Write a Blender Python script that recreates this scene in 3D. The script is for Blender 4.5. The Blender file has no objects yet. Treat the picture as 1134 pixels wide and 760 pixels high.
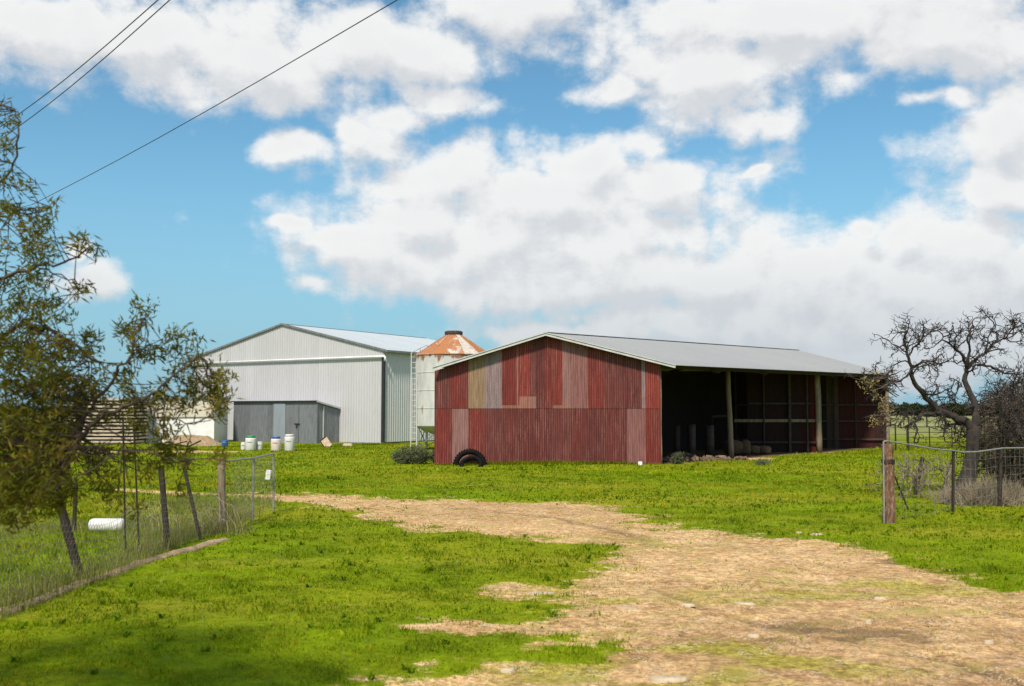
import bpy, math, random
import numpy as np
from mathutils import Vector, Matrix
random.seed(7); RNG = np.random.default_rng(7)
scene = bpy.context.scene
COL = scene.collection
R = math.radians

# ------------------------------------------------------------------ camera
EYE = 2.0; F = 1102.5; CX, CY = 567.0, 380.0
PITCH = math.atan(75.0 / F)
cam = bpy.data.cameras.new('camera'); camo = bpy.data.objects.new('camera', cam); COL.objects.link(camo)
cam.lens = 35; cam.sensor_width = 36; cam.clip_start = 0.1; cam.clip_end = 9000
camo.location = (0, 0, EYE); camo.rotation_euler = (R(90) + PITCH, 0, 0)
cam.dof.use_dof = True; cam.dof.focus_distance = 38; cam.dof.aperture_fstop = 3.2
scene.camera = camo
scene.view_settings.view_transform = 'Standard'; scene.view_settings.look = 'None'
scene.view_settings.exposure = 0.0; scene.view_settings.gamma = 1
FW = Vector((0, math.cos(PITCH), math.sin(PITCH))); UP = Vector((0, -math.sin(PITCH), math.cos(PITCH)))
def ray(px, py):
    return FW * F + Vector((1, 0, 0)) * (px - CX) + UP * (CY - py)
def P(px, py, Y):
    d = ray(px, py); return Vector((0, 0, EYE)) + d * (Y / d.y)

# ------------------------------------------------------------------ noise (numpy) and terrain
def _h(ix, iy, seed):
    n = (ix * 374761393 + iy * 668265263 + seed * 1442695041) & 0x7fffffff
    n = ((n ^ (n >> 13)) * 1274126177) & 0x7fffffff
    return ((n ^ (n >> 16)) & 0xffff) / 65535.0
def vnoise(x, y, seed=0):
    x = np.asarray(x, float); y = np.asarray(y, float)
    ix = np.floor(x).astype(np.int64); iy = np.floor(y).astype(np.int64)
    fx = x - ix; fy = y - iy; fx = fx * fx * (3 - 2 * fx); fy = fy * fy * (3 - 2 * fy)
    a = _h(ix, iy, seed); b = _h(ix + 1, iy, seed); c = _h(ix, iy + 1, seed); d = _h(ix + 1, iy + 1, seed)
    return (a * (1 - fx) + b * fx) * (1 - fy) + (c * (1 - fx) + d * fx) * fy
def fbm(x, y, seed=0, o=4):
    s = 0; a = .5; t = 0
    for k in range(o):
        s = s + a * vnoise(x, y, seed + k * 17); t += a; a *= .5; x = np.asarray(x) * 2.03 + 5.1; y = np.asarray(y) * 2.03 + 1.7
    return s / t
def tz(x, y):                                    # terrain height
    x = np.asarray(x, float); y = np.asarray(y, float)
    z = -0.22 * np.exp(-(((x + 14) / 7) ** 2 + ((y - 57) / 4.5) ** 2))
    z = z + (fbm(x * .25, y * .25, 3, 3) - .5) * .10 + (fbm(x * 1.3, y * 1.3, 5, 3) - .5) * .05
    far = np.clip((y - 120) / 1500, 0, 1)
    return z + far * (-1.0)
def tzs(x, y): return float(tz(x, y))
def G(px, py):                                   # pixel -> point on the ground
    d = ray(px, py); t = -EYE / d.z
    for _ in range(4):
        p = Vector((0, 0, EYE)) + d * t; t = (tzs(p.x, p.y) - EYE) / d.z
    return Vector((0, 0, EYE)) + d * t

# ------------------------------------------------------------------ node helpers
def new_mat(name):
    m = bpy.data.materials.new(name); m.use_nodes = True; m.node_tree.nodes.clear(); return m
class NT:
    def __init__(s, tree): s.t = tree; s.n = tree.nodes; s.l = tree.links
    def add(s, typ, **kw):
        nd = s.n.new(typ)
        for k, v in kw.items(): setattr(nd, k, v)
        return nd
    def put(s, sock, v):
        if isinstance(v, bpy.types.NodeSocket): s.l.new(v, sock)
        elif v is not None:
            try: sock.default_value = v
            except Exception:
                sock.default_value = tuple(v) + (1,) if len(v) == 3 else v
    def m(s, op, a, b=None, c=None, clamp=False):
        nd = s.add('ShaderNodeMath', operation=op); nd.use_clamp = clamp
        for i, v in enumerate((a, b, c)):
            if v is not None: s.put(nd.inputs[i], v)
        return nd.outputs[0]
    def vm(s, op, a, b=None, c=None):
        nd = s.add('ShaderNodeVectorMath', operation=op)
        for i, v in enumerate((a, b, c)):
            if v is not None: s.put(nd.inputs[i], v)
        return nd.outputs['Value'] if op in ('LENGTH', 'DOT_PRODUCT', 'DISTANCE') else nd.outputs[0]
    def mr(s, v, a, b, c=0.0, d=1.0, smooth=True):
        nd = s.add('ShaderNodeMapRange', interpolation_type='SMOOTHSTEP' if smooth else 'LINEAR')
        s.put(nd.inputs[0], v)
        for i, q in enumerate((a, b, c, d)): s.put(nd.inputs[i + 1], q)
        return nd.outputs[0]
    def mix(s, f, a, b, mode='MIX'):
        nd = s.add('ShaderNodeMix', data_type='RGBA', blend_type=mode)
        s.put(nd.inputs[0], f); s.put(nd.inputs[6], a); s.put(nd.inputs[7], b); return nd.outputs[2]
    def noise(s, vec, scale, detail=4, rough=.55, dim='3D'):
        nd = s.add('ShaderNodeTexNoise', noise_dimensions=dim)
        if vec is not None: s.l.new(vec, nd.inputs['Vector'])
        nd.inputs['Scale'].default_value = scale; nd.inputs['Detail'].default_value = detail; nd.inputs['Roughness'].default_value = rough
        return nd.outputs[0]
    def attr(s, name, out='Fac'):
        nd = s.add('ShaderNodeAttribute'); nd.attribute_name = name; return nd.outputs[out]
    def pos(s): return s.add('ShaderNodeNewGeometry').outputs['Position']
    def obj(s): return s.add('ShaderNodeTexCoord').outputs['Object']
    def scalev(s, v, sc): return s.vm('MULTIPLY', v, sc)
    def bump(s, h, strength=.3, dist=.02):
        nd = s.add('ShaderNodeBump'); nd.inputs['Strength'].default_value = strength; nd.inputs['Distance'].default_value = dist
        s.put(nd.inputs['Height'], h); return nd.outputs[0]
    def bsdf(s, col, rough=.7, metal=0.0, normal=None, spec=.5):
        b = s.add('ShaderNodeBsdfPrincipled'); s.put(b.inputs['Base Color'], col); s.put(b.inputs['Roughness'], rough)
        s.put(b.inputs['Metallic'], metal); b.inputs['Specular IOR Level'].default_value = spec
        if normal is not None: s.put(b.inputs['Normal'], normal)
        return b.outputs[0]
    def out(s, sh): s.l.new(sh, s.add('ShaderNodeOutputMaterial').inputs[0])

# ------------------------------------------------------------------ world: sky with clouds laid out by direction
SUN_EL, SUN_DIR = R(50), Vector((-0.28, -0.96))
SUN_ROT = math.atan2(SUN_DIR.x, SUN_DIR.y)
world = bpy.data.worlds.new('World'); scene.world = world; world.use_nodes = True
wt = NT(world.node_tree); wt.n.clear()
def azel(px, py):
    d = ray(px, py).normalized(); return math.atan2(d.x, d.y), math.asin(d.z)
BLOBS = [(120,45,150,48),(300,55,190,52),(325,92,48,28),(430,45,120,38),(500,108,60,28),(30,20,70,35),
 (570,12,110,30),(800,78,120,45),(880,15,330,38),(690,92,52,28),(1060,40,130,45),(930,90,40,22),(730,62,60,35),
 (1115,150,75,55),(1120,195,70,30),(1035,112,40,16),
 (590,218,215,48),(640,182,75,34),(500,205,120,36),(740,205,90,36),(420,150,60,28),(318,160,48,24),(440,130,60,22),
 (410,275,80,40),(500,290,120,38),(630,275,170,50),(560,330,140,20),(860,270,60,34),(800,305,130,38),(920,300,120,36),(1000,265,60,34),(1075,268,85,40),(1130,290,90,50),
 (930,355,330,42),(1050,325,200,40),(720,355,150,28),(1000,395,300,30),(620,370,120,14),
 (112,303,46,26),(75,275,25,18),(840,140,45,22),(720,155,42,20),(835,186,26,7),(960,255,30,14),
 (800,400,260,24),(590,255,230,70),(700,310,230,60),(470,245,95,42),(900,330,200,50),(460,300,90,36),(350,315,26,12),(340,255,30,12)]
grp = bpy.data.node_groups.new('cloud_field', 'ShaderNodeTree')
grp.interface.new_socket('Az El', in_out='INPUT', socket_type='NodeSocketVector')
grp.interface.new_socket('Density', in_out='OUTPUT', socket_type='NodeSocketFloat')
g = NT(grp); gi = g.add('NodeGroupInput').outputs[0]
wn = g.add('ShaderNodeTexNoise'); wn.inputs['Scale'].default_value = 9; wn.inputs['Detail'].default_value = 4
g.l.new(gi, wn.inputs['Vector'])
wv = g.vm('MULTIPLY', g.vm('SUBTRACT', wn.outputs['Color'], (.5, .5, .5)), (.10, .06, 0))
ae = g.vm('ADD', gi, wv)
acc = None
for (bx, by, rx, ry) in BLOBS:
    a, e = azel(bx, by); sx, sy = F / rx, F / ry
    d = g.vm('LENGTH', g.vm('MULTIPLY_ADD', ae, (sx, sy, 0), (-a * sx, -e * sy, 0)))
    if rx < 62: d = g.m('ADD', d, .22)
    acc = d if acc is None else g.m('SMOOTH_MIN', acc, d, .25)
# elsewhere in the sky: scattered cumulus, ruled by noise only
front = g.add('ShaderNodeSeparateXYZ'); g.l.new(gi, front.inputs[0])
offv = g.m('MAXIMUM', g.mr(g.m('ABSOLUTE', front.outputs[0]), .52, .72), g.mr(front.outputs[1], .45, .6))
elsev = g.mr(g.noise(g.scalev(gi, (1, 1.6, 1)), 2.6, 3), .42, .62, 1.6, .3)
acc = g.m('ADD', g.m('MULTIPLY', acc, g.m('SUBTRACT', 1.0, offv)), g.m('MULTIPLY', elsev, offv))
n1 = g.noise(g.scalev(gi, (1, 1.25, 1)), 13, 9, .66); n2 = g.noise(g.scalev(gi, (1, 1.3, 1)), 52, 7, .68)
dens = g.m('ADD', g.m('MULTIPLY', g.m('SUBTRACT', 1.13, acc), 1.9), g.m('MULTIPLY', g.m('SUBTRACT', n1, .5), 1.9))
dens = g.m('ADD', dens, g.m('MULTIPLY', g.m('SUBTRACT', n2, .5), 1.5))
vb = g.add('ShaderNodeTexVoronoi', voronoi_dimensions='2D'); vb.inputs['Scale'].default_value = 15; vb.inputs['Detail'].default_value = 1.5; vb.inputs['Roughness'].default_value = .55
g.l.new(g.vm('ADD', g.scalev(gi, (1, 1.25, 1)), g.vm('MULTIPLY', wv, (.6, .6, 0))), vb.inputs['Vector'])
dens = g.m('ADD', dens, g.m('MULTIPLY', g.m('SUBTRACT', .74, vb.outputs['Distance']), 1.25))
go = g.add('NodeGroupOutput'); g.l.new(dens, go.inputs[0])

tc = wt.add('ShaderNodeTexCoord').outputs['Generated']
nrm = wt.vm('NORMALIZE', tc); sp = wt.add('ShaderNodeSeparateXYZ'); wt.l.new(nrm, sp.inputs[0])
az = wt.m('ARCTAN2', sp.outputs[0], sp.outputs[1]); el = wt.m('ARCSINE', sp.outputs[2])
cb = wt.add('ShaderNodeCombineXYZ'); wt.l.new(az, cb.inputs[0]); wt.l.new(el, cb.inputs[1])
def field(v):
    nd = wt.add('ShaderNodeGroup'); nd.node_tree = grp; wt.l.new(v, nd.inputs[0]); return nd.outputs[0]
D0 = field(cb.outputs[0]); D1 = field(wt.vm('ADD', cb.outputs[0], (-.008, .026, 0)))
alpha = wt.mr(D0, -.45, 1.05)
lit = wt.mr(wt.m('SUBTRACT', D0, D1), -1.1, .75)
thick = wt.mr(D0, .6, 2.2)
base = wt.mix(lit, (.70, .715, .74), (.93, .93, .92))
base = wt.mix(wt.m('MULTIPLY', thick, .55), base, wt.mix(lit, (.66, .675, .70), (.85, .85, .85)))
lowgrey = wt.mr(el, .03, .17, 1, 0)
base = wt.mix(wt.m('MULTIPLY', lowgrey, .75), base, (.53, .585, .635))
sky = wt.add('ShaderNodeTexSky', sky_type='NISHITA'); sky.sun_disc = False
sky.sun_elevation = SUN_EL; sky.sun_rotation = SUN_ROT; sky.air_density = 1.0; sky.dust_density = .6; sky.ozone_density = 1.2
SKY_S = .1
skyc = wt.vm('MULTIPLY', sky.outputs[0], (SKY_S * .86, SKY_S * 1.34, SKY_S * 1.38))
haze = wt.mr(el, .0, .30, .85, 0)
skyc = wt.mix(haze, skyc, (.27, .48, .64))
allc = wt.mix(wt.m('MULTIPLY', alpha, .96), skyc, base)
allc = wt.mix(wt.mr(el, -.02, 0, 1, 0), allc, (.12, .15, .06))
bg = wt.add('ShaderNodeBackground'); wt.l.new(allc, bg.inputs[0]); bg.inputs[1].default_value = 1.0
wt.l.new(bg.outputs[0], wt.add('ShaderNodeOutputWorld').inputs[0])
world.cycles.sampling_method = 'MANUAL'; world.cycles.sample_map_resolution = 512

sun = bpy.data.lights.new('sun', 'SUN'); suno = bpy.data.objects.new('sun', sun); COL.objects.link(suno)
sun.energy = 5.0; sun.angle = R(6); sun.color = (1, .90, .77)
sd = Vector((SUN_DIR.x * math.cos(SUN_EL), SUN_DIR.y * math.cos(SUN_EL), math.sin(SUN_EL))).normalized()
suno.rotation_euler = sd.to_track_quat('Z', 'Y').to_euler(); suno.location = (-20, -25, 30)

# ------------------------------------------------------------------ object helpers
def tag(o, label=None, cat=None, group=None, kind=None):
    if label: o['label'] = label
    if cat: o['category'] = cat
    if group: o['group'] = group
    if kind: o['kind'] = kind
    return o
def thing(name, label, cat, loc=(0, 0, 0), group=None, rz=0):
    o = bpy.data.objects.new(name, None); COL.objects.link(o); o.location = loc; o.rotation_euler = (0, 0, rz)
    o.empty_display_size = .2
    return tag(o, label, cat, group)
def wm(o):
    M = o.matrix_basis.copy(); p = o.parent
    while p is not None: M = p.matrix_basis @ M; p = p.parent
    return M
def mesh_np(name, V, Fc, mat, parent=None, attrs=None, smooth=False, local=False):
    V = np.asarray(V, dtype=np.float32).reshape(-1, 3)
    if parent is not None and not local:             # world coordinates -> parent's frame
        mi = np.array(wm(parent).inverted()); V = V @ mi[:3, :3].T + mi[:3, 3]
    me = bpy.data.meshes.new(name)
    Fc = np.asarray(Fc, dtype=np.int32); nf, k = Fc.shape
    me.vertices.add(len(V)); me.vertices.foreach_set('co', np.ascontiguousarray(V, dtype=np.float32).ravel())
    me.loops.add(nf * k); me.loops.foreach_set('vertex_index', Fc.ravel())
    me.polygons.add(nf); me.polygons.foreach_set('loop_start', np.arange(0, nf * k, k, dtype=np.int32))
    me.polygons.foreach_set('loop_total', np.full(nf, k, dtype=np.int32))
    if smooth: me.polygons.foreach_set('use_smooth', np.ones(nf, dtype=bool))
    for an, (dom, arr) in (attrs or {}).items():
        arr = np.asarray(arr, dtype=np.float32)
        if arr.ndim == 1:
            at = me.attributes.new(an, 'FLOAT', dom); at.data.foreach_set('value', arr)
        else:
            if arr.shape[1] == 3: arr = np.concatenate([arr, np.ones((len(arr), 1), np.float32)], 1)
            at = me.attributes.new(an, 'FLOAT_COLOR', dom); at.data.foreach_set('color', arr.ravel())
    me.update(calc_edges=True); me.materials.append(mat)
    o = bpy.data.objects.new(name, me); COL.objects.link(o)
    if parent is not None: o.parent = parent
    return o
class MB:
    def __init__(s): s.v = []; s.f = []
    def quad(s, a, b, c, d):
        n = len(s.v); s.v += [tuple(a), tuple(b), tuple(c), tuple(d)]; s.f.append((n, n + 1, n + 2, n + 3))
    def box(s, c, size, rot=None):
        c = Vector(c); M = rot.to_3x3() if rot is not None else Matrix.Identity(3); n = len(s.v)
        for z in (-.5, .5):
            for x, y in ((-.5, -.5), (.5, -.5), (.5, .5), (-.5, .5)):
                s.v.append(tuple(c + M @ Vector((x * size[0], y * size[1], z * size[2]))))
        for q in ((0, 3, 2, 1), (4, 5, 6, 7), (0, 1, 5, 4), (1, 2, 6, 5), (2, 3, 7, 6), (3, 0, 4, 7)): s.f.append(tuple(n + i for i in q))
    def bar(s, a, b, w, h=None, up=(0, 0, 1)):       # rectangular bar from a to b
        a, b = Vector(a), Vector(b); h = h or w; d = (b - a).normalized(); upv = Vector(up)
        if abs(d.dot(upv)) > .98: upv = Vector((0, 1, 0))
        x = d.cross(upv).normalized() * w / 2; y = x.cross(d).normalized() * h / 2; n = len(s.v)
        for p in (a, b):
            for q in (-x - y, x - y, x + y, -x + y): s.v.append(tuple(p + q))
        for q in ((3, 2, 1, 0), (4, 5, 6, 7), (0, 1, 5, 4), (1, 2, 6, 5), (2, 3, 7, 6), (3, 0, 4, 7)): s.f.append(tuple(n + i for i in q))
    def tube(s, pts, rad, n=6, cap=True, rough=0.0):
        pts = [Vector(p) for p in pts]; k = len(pts)
        if not hasattr(rad, '__len__'): rad = [rad] * k
        base = len(s.v); prev = None
        for i, p in enumerate(pts):
            d = (pts[min(i + 1, k - 1)] - pts[max(i - 1, 0)]).normalized()
            if prev is None:
                t = Vector((0, 0, 1)) if abs(d.z) < .9 else Vector((1, 0, 0)); x = d.cross(t).normalized()
            else:
                x = (prev - d * prev.dot(d)).normalized()
            prev = x; y = d.cross(x)
            for j in range(n):
                a = 2 * math.pi * j / n; r = rad[i] * (1 + rough * (random.random() - .5))
                s.v.append(tuple(p + x * (math.cos(a) * r) + y * (math.sin(a) * r)))
        for i in range(k - 1):
            for j in range(n):
                a = base + i * n + j; b = base + i * n + (j + 1) % n; s.f.append((a, b, b + n, a + n))
        if cap:
            for i0, rev in ((0, True), (k - 1, False)):
                c = len(s.v); s.v.append(tuple(pts[i0])); o0 = base + i0 * n
                for j in range(n):
                    a, b = o0 + j, o0 + (j + 1) % n; s.f.append((b, a, c, c) if rev else (a, b, c, c))
    def lathe(s, c, prof, n=28, axis='Z', rot=None):
        c = Vector(c); M = rot.to_3x3() if rot is not None else Matrix.Identity(3); base = len(s.v)
        for (r, z) in prof:
            for j in range(n):
                a = 2 * math.pi * j / n; s.v.append(tuple(c + M @ Vector((r * math.cos(a), r * math.sin(a), z))))
        for i in range(len(prof) - 1):
            for j in range(n):
                a = base + i * n + j; b = base + i * n + (j + 1) % n; s.f.append((a, b, b + n, a + n))
    def build(s, name, mat, parent=None, smooth=False, local=False, attrs=None, bevel=0):
        V = s.v
        if parent is not None and not local:
            mi = wm(parent).inverted(); V = [tuple(mi @ Vector(p)) for p in V]
        me = bpy.data.meshes.new(name)
        fs = [f if f[2] != f[3] else f[:3] for f in s.f]
        me.from_pydata(V, [], fs); me.update(); me.materials.append(mat)
        if smooth: me.polygons.foreach_set('use_smooth', [True] * len(me.polygons))
        o = bpy.data.objects.new(name, me); COL.objects.link(o)
        if parent is not None: o.parent = parent
        if bevel:
            b = o.modifiers.new('bevel', 'BEVEL'); b.width = bevel; b.segments = 2; b.limit_method = 'ANGLE'
        return o

# ------------------------------------------------------------------ materials
def simple(name, col, rough=.7, metal=0.0, var=.25, scale=6, bump=.15, bd=.01, stretch=(1, 1, 1), col2=None, spec=.5, thr=(.45, .7)):
    m = new_mat(name); t = NT(m.node_tree); p = t.scalev(t.obj(), stretch)
    n = t.noise(p, scale, 6, .6); n2 = t.noise(p, scale * 5, 4, .6)
    c = t.mix(t.mr(n, .3, .7), tuple(x * (1 - var) for x in col), tuple(min(1, x * (1 + var)) for x in col))
    if col2: c = t.mix(t.mr(n2, thr[0], thr[1]), c, col2)
    t.out(t.bsdf(c, rough, metal, t.bump(n2, bump, bd), spec)); return m
def sheet_mat(name, wear_col, wear=.6, rust=None, rust_amt=0.0, rough=.5, metal=0.0, ystretch=.12, dirt=.15, cw=.13, sv=.28):
    """painted / galvanised sheet: colour per sheet in attribute 'tint', worn where 'crest' is high"""
    m = new_mat(name); t = NT(m.node_tree); o = t.obj(); col = t.attr('tint', 'Color'); cr = t.attr('crest', 'Fac')
    pv = t.scalev(o, (1, 1, ystretch))
    st = t.noise(pv, 16, 7, .72); fine = t.noise(o, 28, 5, .65); big = t.noise(o, .9, 4, .6)
    c = t.mix(t.mr(st, .3, .72), t.vm('MULTIPLY', col, (1 - sv,) * 3), t.vm('MULTIPLY', col, (1 + sv * .7,) * 3))
    w = t.m('MULTIPLY', t.mr(t.m('ADD', t.m('MULTIPLY', cr, cw), t.m('ADD', t.m('MULTIPLY', fine, .45), t.m('MULTIPLY', st, .55))), .50, .72), t.m('MULTIPLY', t.mr(t.noise(t.scalev(o, (1, 1, .35)), 1.7, 4), .36, .60, .25, 1.25), wear))
    c = t.mix(w, c, wear_col)
    if rust:
        r = t.mr(t.m('ADD', t.m('MULTIPLY', big, .5), t.m('MULTIPLY', st, .5)), .62 - rust_amt, .78 - rust_amt)
        c = t.mix(r, c, rust)
    c = t.mix(t.m('MULTIPLY', t.mr(fine, .5, .75), dirt), c, t.vm('MULTIPLY', c, (.45, .42, .38)))
    t.out(t.bsdf(c, rough, metal, t.bump(fine, .12, .01))); return m
def foliage(name, c1, c2, c3, transl=.35, rough=.55, scale=.9):
    m = new_mat(name); t = NT(m.node_tree); v = t.attr('v', 'Fac'); p = t.pos()
    n = t.noise(p, scale, 3)
    c = t.mix(t.mr(v, 0, .6, smooth=False), c1, c2); c = t.mix(t.mr(v, .72, 1), c, c3)
    c = t.mix(t.mr(n, .35, .68), t.vm('MULTIPLY', c, (.78, .78, .8)), t.vm('MULTIPLY', c, (1.15, 1.12, 1.0)))
    b = t.bsdf(c, rough, 0, None, .10); tr = t.add('ShaderNodeBsdfTranslucent'); t.l.new(c, tr.inputs[0])
    mx = t.add('ShaderNodeMixShader'); mx.inputs[0].default_value = transl; t.l.new(b, mx.inputs[1]); t.l.new(tr.outputs[0], mx.inputs[2])
    t.out(mx.outputs[0]); return m

M_red = sheet_mat('red_corrugated_iron', (.27, .135, .115), .60, (.085, .018, .010), .07, .65, 0, .08, .5, .13, .42)
M_zinc = sheet_mat('grey_ribbed_cladding', (.66, .67, .70), .12, None, 0, .5, .05, .1, .05, .2, .07)
M_old = sheet_mat('weathered_grey_cladding', (.26, .27, .29), .45, None, 0, .55, .15, .12, .3)
M_roof = sheet_mat('zinc_roofing', (.44, .46, .48), .15, None, 0, .6, .05, .5, .12, .04, .08)
M_rustin = sheet_mat('rusty_shaded_inner_sheeting', (.055, .032, .024), .35, (.05, .016, .009), .06, .9, 0, .10, .4)  # rusty sheeting, its colours darkened to carry the shade indoors
M_shadesheet = sheet_mat('shade_dark_old_sheeting', (.03, .02, .016), .3, None, 0, .95)  # near-black sheeting: the shed's inner shade put into the colour
M_litter = simple('brown_litter', (.15, .10, .065), .95, 0, .5, 5)
M_trim = simple('painted_trim', (.50, .50, .50), .5, 0, .12, 3)
M_white = simple('white_paint', (.74, .74, .74), .5, 0, .08, 2, col2=(.5, .49, .46), thr=(.62, .8))
M_black = simple('black_paint', (.018, .018, .02), .6)
M_wood = simple('weathered_timber', (.23, .18, .12), .85, 0, .3, 5, .5, .01, (3, 3, .35), (.12, .085, .055))
M_woodd = simple('dark_old_timber', (.030, .021, .016), .9, 0, .35, 6, .5, .01, (3, 3, .35))
M_girt = simple('dark_timber_rails', (.055, .040, .028), .9, 0, .3, 6, .3, .01)  # darker brown for the rails and studs inside the shed
M_postwood = simple('split_red_post_timber', (.15, .072, .038), .9, 0, .45, 5, .9, .02, (3, 3, .3), (.33, .25, .18), thr=(.52, .64))
M_steel = simple('rusty_steel', (.04, .028, .023), .7, .3, .35, 12)
M_galv = simple('galvanised_pipe', (.30, .29, .27), .5, .4, .2, 9, col2=(.25, .15, .09), thr=(.62, .8))
M_wire = simple('dull_wire', (.20, .18, .145), .55, .5, .2, 9)
M_cable = simple('cable', (.05, .055, .06), .6)
M_beige = simple('pale_timber_slats', (.46, .38, .29), .85, 0, .2, 4, .3, .01, (.3, 1, 4))
M_rubber = simple('black_rubber', (.007, .007, .007), .9, 0, .3, 10, spec=.12)
M_hay = simple('old_hay', (.13, .085, .045), .95, 0, .4, 9, 1.0, .04, (1, 1, 3), (.07, .045, .02))
M_stone = simple('pale_limestone', (.46, .37, .26), .9, 0, .2, 6, .6, .02, (1, 1, 1), (.42, .33, .21))
M_gravel = simple('tan_gravel', (.36, .26, .16), .95, 0, .35, 3)
M_edge = simple('sandstone_edging', (.33, .23, .13), .92, 0, .3, 5, .8, .02, (1, 1, 1), (.17, .13, .08))
M_bark = simple('grey_bark', (.034, .025, .021), .9, 0, .35, 7, .8, .02, (2, 2, .5), (.13, .115, .10), thr=(.58, .8))
M_twig = simple('brown_twigs', (.095, .068, .052), .9, 0, .3, 5)
M_branch = simple('tea_tree_bark', (.060, .040, .030), .9, 0, .3, 8)
M_drum = simple('white_plastic', (.64, .63, .61), .45, 0, .07, 3, .05, .005)
M_drumpink = simple('pinkish_white_plastic', (.68, .58, .54), .45, 0, .1, 3, .05, .005)
M_green = simple('green_plastic', (.02, .24, .09), .45)
M_blue = simple('blue_plastic', (.015, .10, .36), .45)
M_greydrum = simple('grey_steel_drum', (.035, .032, .030), .7, .2, .3, 4, col2=(.13, .06, .03))
M_cardboard = simple('tan_board', (.48, .35, .25), .9)
M_darkveg = foliage('dark_evergreen_leaves', (.020, .028, .012), (.035, .045, .018), (.06, .07, .03), .15, .7, .05)
M_grass = foliage('lawn_blades', (.085, .150, .001), (.200, .285, .002), (.42, .37, .02), .45)
M_drygrass = foliage('dry_grass', (.14, .18, .03), (.26, .25, .07), (.42, .35, .18), .35)
M_weed = foliage('broad_weed_leaves', (.12, .20, .004), (.20, .31, .006), (.26, .36, .02), .4)
M_leaf = foliage('olive_needle_leaves', (.060, .072, .009), (.160, .152, .016), (.28, .165, .03), .5, .6, 3)
M_shrub = foliage('grey_green_shrub_leaves', (.09, .105, .06), (.16, .18, .10), (.27, .26, .18), .35)

def rust_white():
    m = new_mat('white_metal_with_rust'); t = NT(m.node_tree); o = t.obj()
    st = t.noise(t.scalev(o, (1, 1, .3)), 2.4, 7, .65); fi = t.noise(o, 9, 5, .6)
    z = t.add('ShaderNodeSeparateXYZ'); t.l.new(o, z.inputs[0])
    c = t.mix(t.mr(st, .35, .65), (.44, .44, .43), (.56, .555, .54))
    band = t.m('MULTIPLY', t.mr(z.outputs[2], 4.35, 4.95), .22)
    r = t.mr(t.m('ADD', st, band), .60, .72); c = t.mix(r, c, (.22, .10, .045))
    t.out(t.bsdf(c, .55, 0, t.bump(fi, .15, .01))); return m
def rust_cone():
    m = new_mat('rusting_cone_roof'); t = NT(m.node_tree); o = t.obj()
    st = t.noise(t.scalev(o, (1, 1, .7)), 1.5, 8, .7); fi = t.noise(o, 7, 5, .6); tint = t.attr('tint', 'Fac')
    c = t.mix(t.mr(fi, .3, .7), (.42, .36, .30), (.58, .54, .48))
    r = t.mr(t.m('ADD', st, t.m('MULTIPLY', tint, .26)), .52, .64)
    c = t.mix(r, c, t.mix(fi, (.26, .075, .025), (.46, .20, .07)))
    t.out(t.bsdf(c, .7, 0, t.bump(fi, .2, .01))); return m
M_rustbar = simple('rusty_seam_iron', (.34, .17, .08), .8, 0, .4, 4, col2=(.5, .45, .38))
M_silo = rust_white(); M_cone = rust_cone()

# ------------------------------------------------------------------ ground sheet
DIRT = [(296,548.5),(400,551.5),(520,553),(640,556),(690,564),(712,576),(790,583),(870,595),(940,605),(1000,615),(1060,627),(1134,645),(1300,680),
        (1500,1000),(360,1000),(370,775),(400,752),(460,738),(545,724),(600,706),(530,701),(470,692),(580,683),(640,674),(610,662),(570,654),(655,638),(668,622),(630,605),(560,594),(450,585),(430,570),(390,562),(300,552.5)]
DW = np.array([[p.x, p.y] for p in (G(*q) for q in DIRT)])
def sdist(x, y, poly):                           # signed distance, positive inside
    x = np.asarray(x, float); y = np.asarray(y, float)
    best = np.full(x.shape, 1e9); ins = np.zeros(x.shape, bool); n = len(poly)
    for i in range(n):
        ax, ay = poly[i]; bx, by = poly[(i + 1) % n]; dx, dy = bx - ax, by - ay
        t = np.clip(((x - ax) * dx + (y - ay) * dy) / (dx * dx + dy * dy), 0, 1)
        best = np.minimum(best, np.hypot(x - ax - t * dx, y - ay - t * dy))
        c = ((ay > y) != (by > y)) & (x < (bx - ax) * (y - ay) / (by - ay + 1e-12) + ax); ins ^= c
    return np.where(ins, best, -best)
STRIPS = [((130,543),(330,551),.35),((60,500),(250,500.5),1.1),((730,511),(840,508),.9)]
STRIPW = [(G(*a), G(*b), w) for a, b, w in STRIPS]
def dirtness(x, y):
    x = np.asarray(x, float); y = np.asarray(y, float)
    d = np.clip(sdist(x, y, DW), -3, 3)
    sc = np.clip(y / 14, .5, 3)
    v = d / (.38 * sc) + .35 + (fbm(x * .8, y * 1.1, 11, 4) - .5) * 3.2 + (fbm(x * 3.0, y * 4.5, 23, 4) - .5) * 3.2
    for a, b, w in STRIPW:
        dx, dy = b.x - a.x, b.y - a.y; t = np.clip(((x - a.x) * dx + (y - a.y) * dy) / (dx * dx + dy * dy), 0, 1)
        q = np.hypot(x - a.x - t * dx, (y - a.y - t * dy))
        v = np.maximum(v, (w - q) / (.4 * w) + (fbm(x * .7, y * .7, 31, 3) - .5) * 3)
    # green creeping over the track
    for (px, py, r, s) in ((735, 715, .8, 2.2), (700, 745, .7, 2.2), (900, 655, 1.0, 2.0), (660, 600, 2.0, 1.6), (770, 655, .9, 1.8), (1080, 640, 1.2, 2.4), (1010, 690, .6, 1.5), (580, 735, .9, 2.2)):
        c = G(px, py); v = v - s * np.exp(-(((x - c.x) / (r * 1.6)) ** 2 + ((y - c.y) / r) ** 2)) * (fbm(x * 2, y * 2, 77, 3) * 1.6)
    return np.where(in_shed(x, y), 1.0, np.clip(v * .38 + .5, 0, 1))
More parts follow.
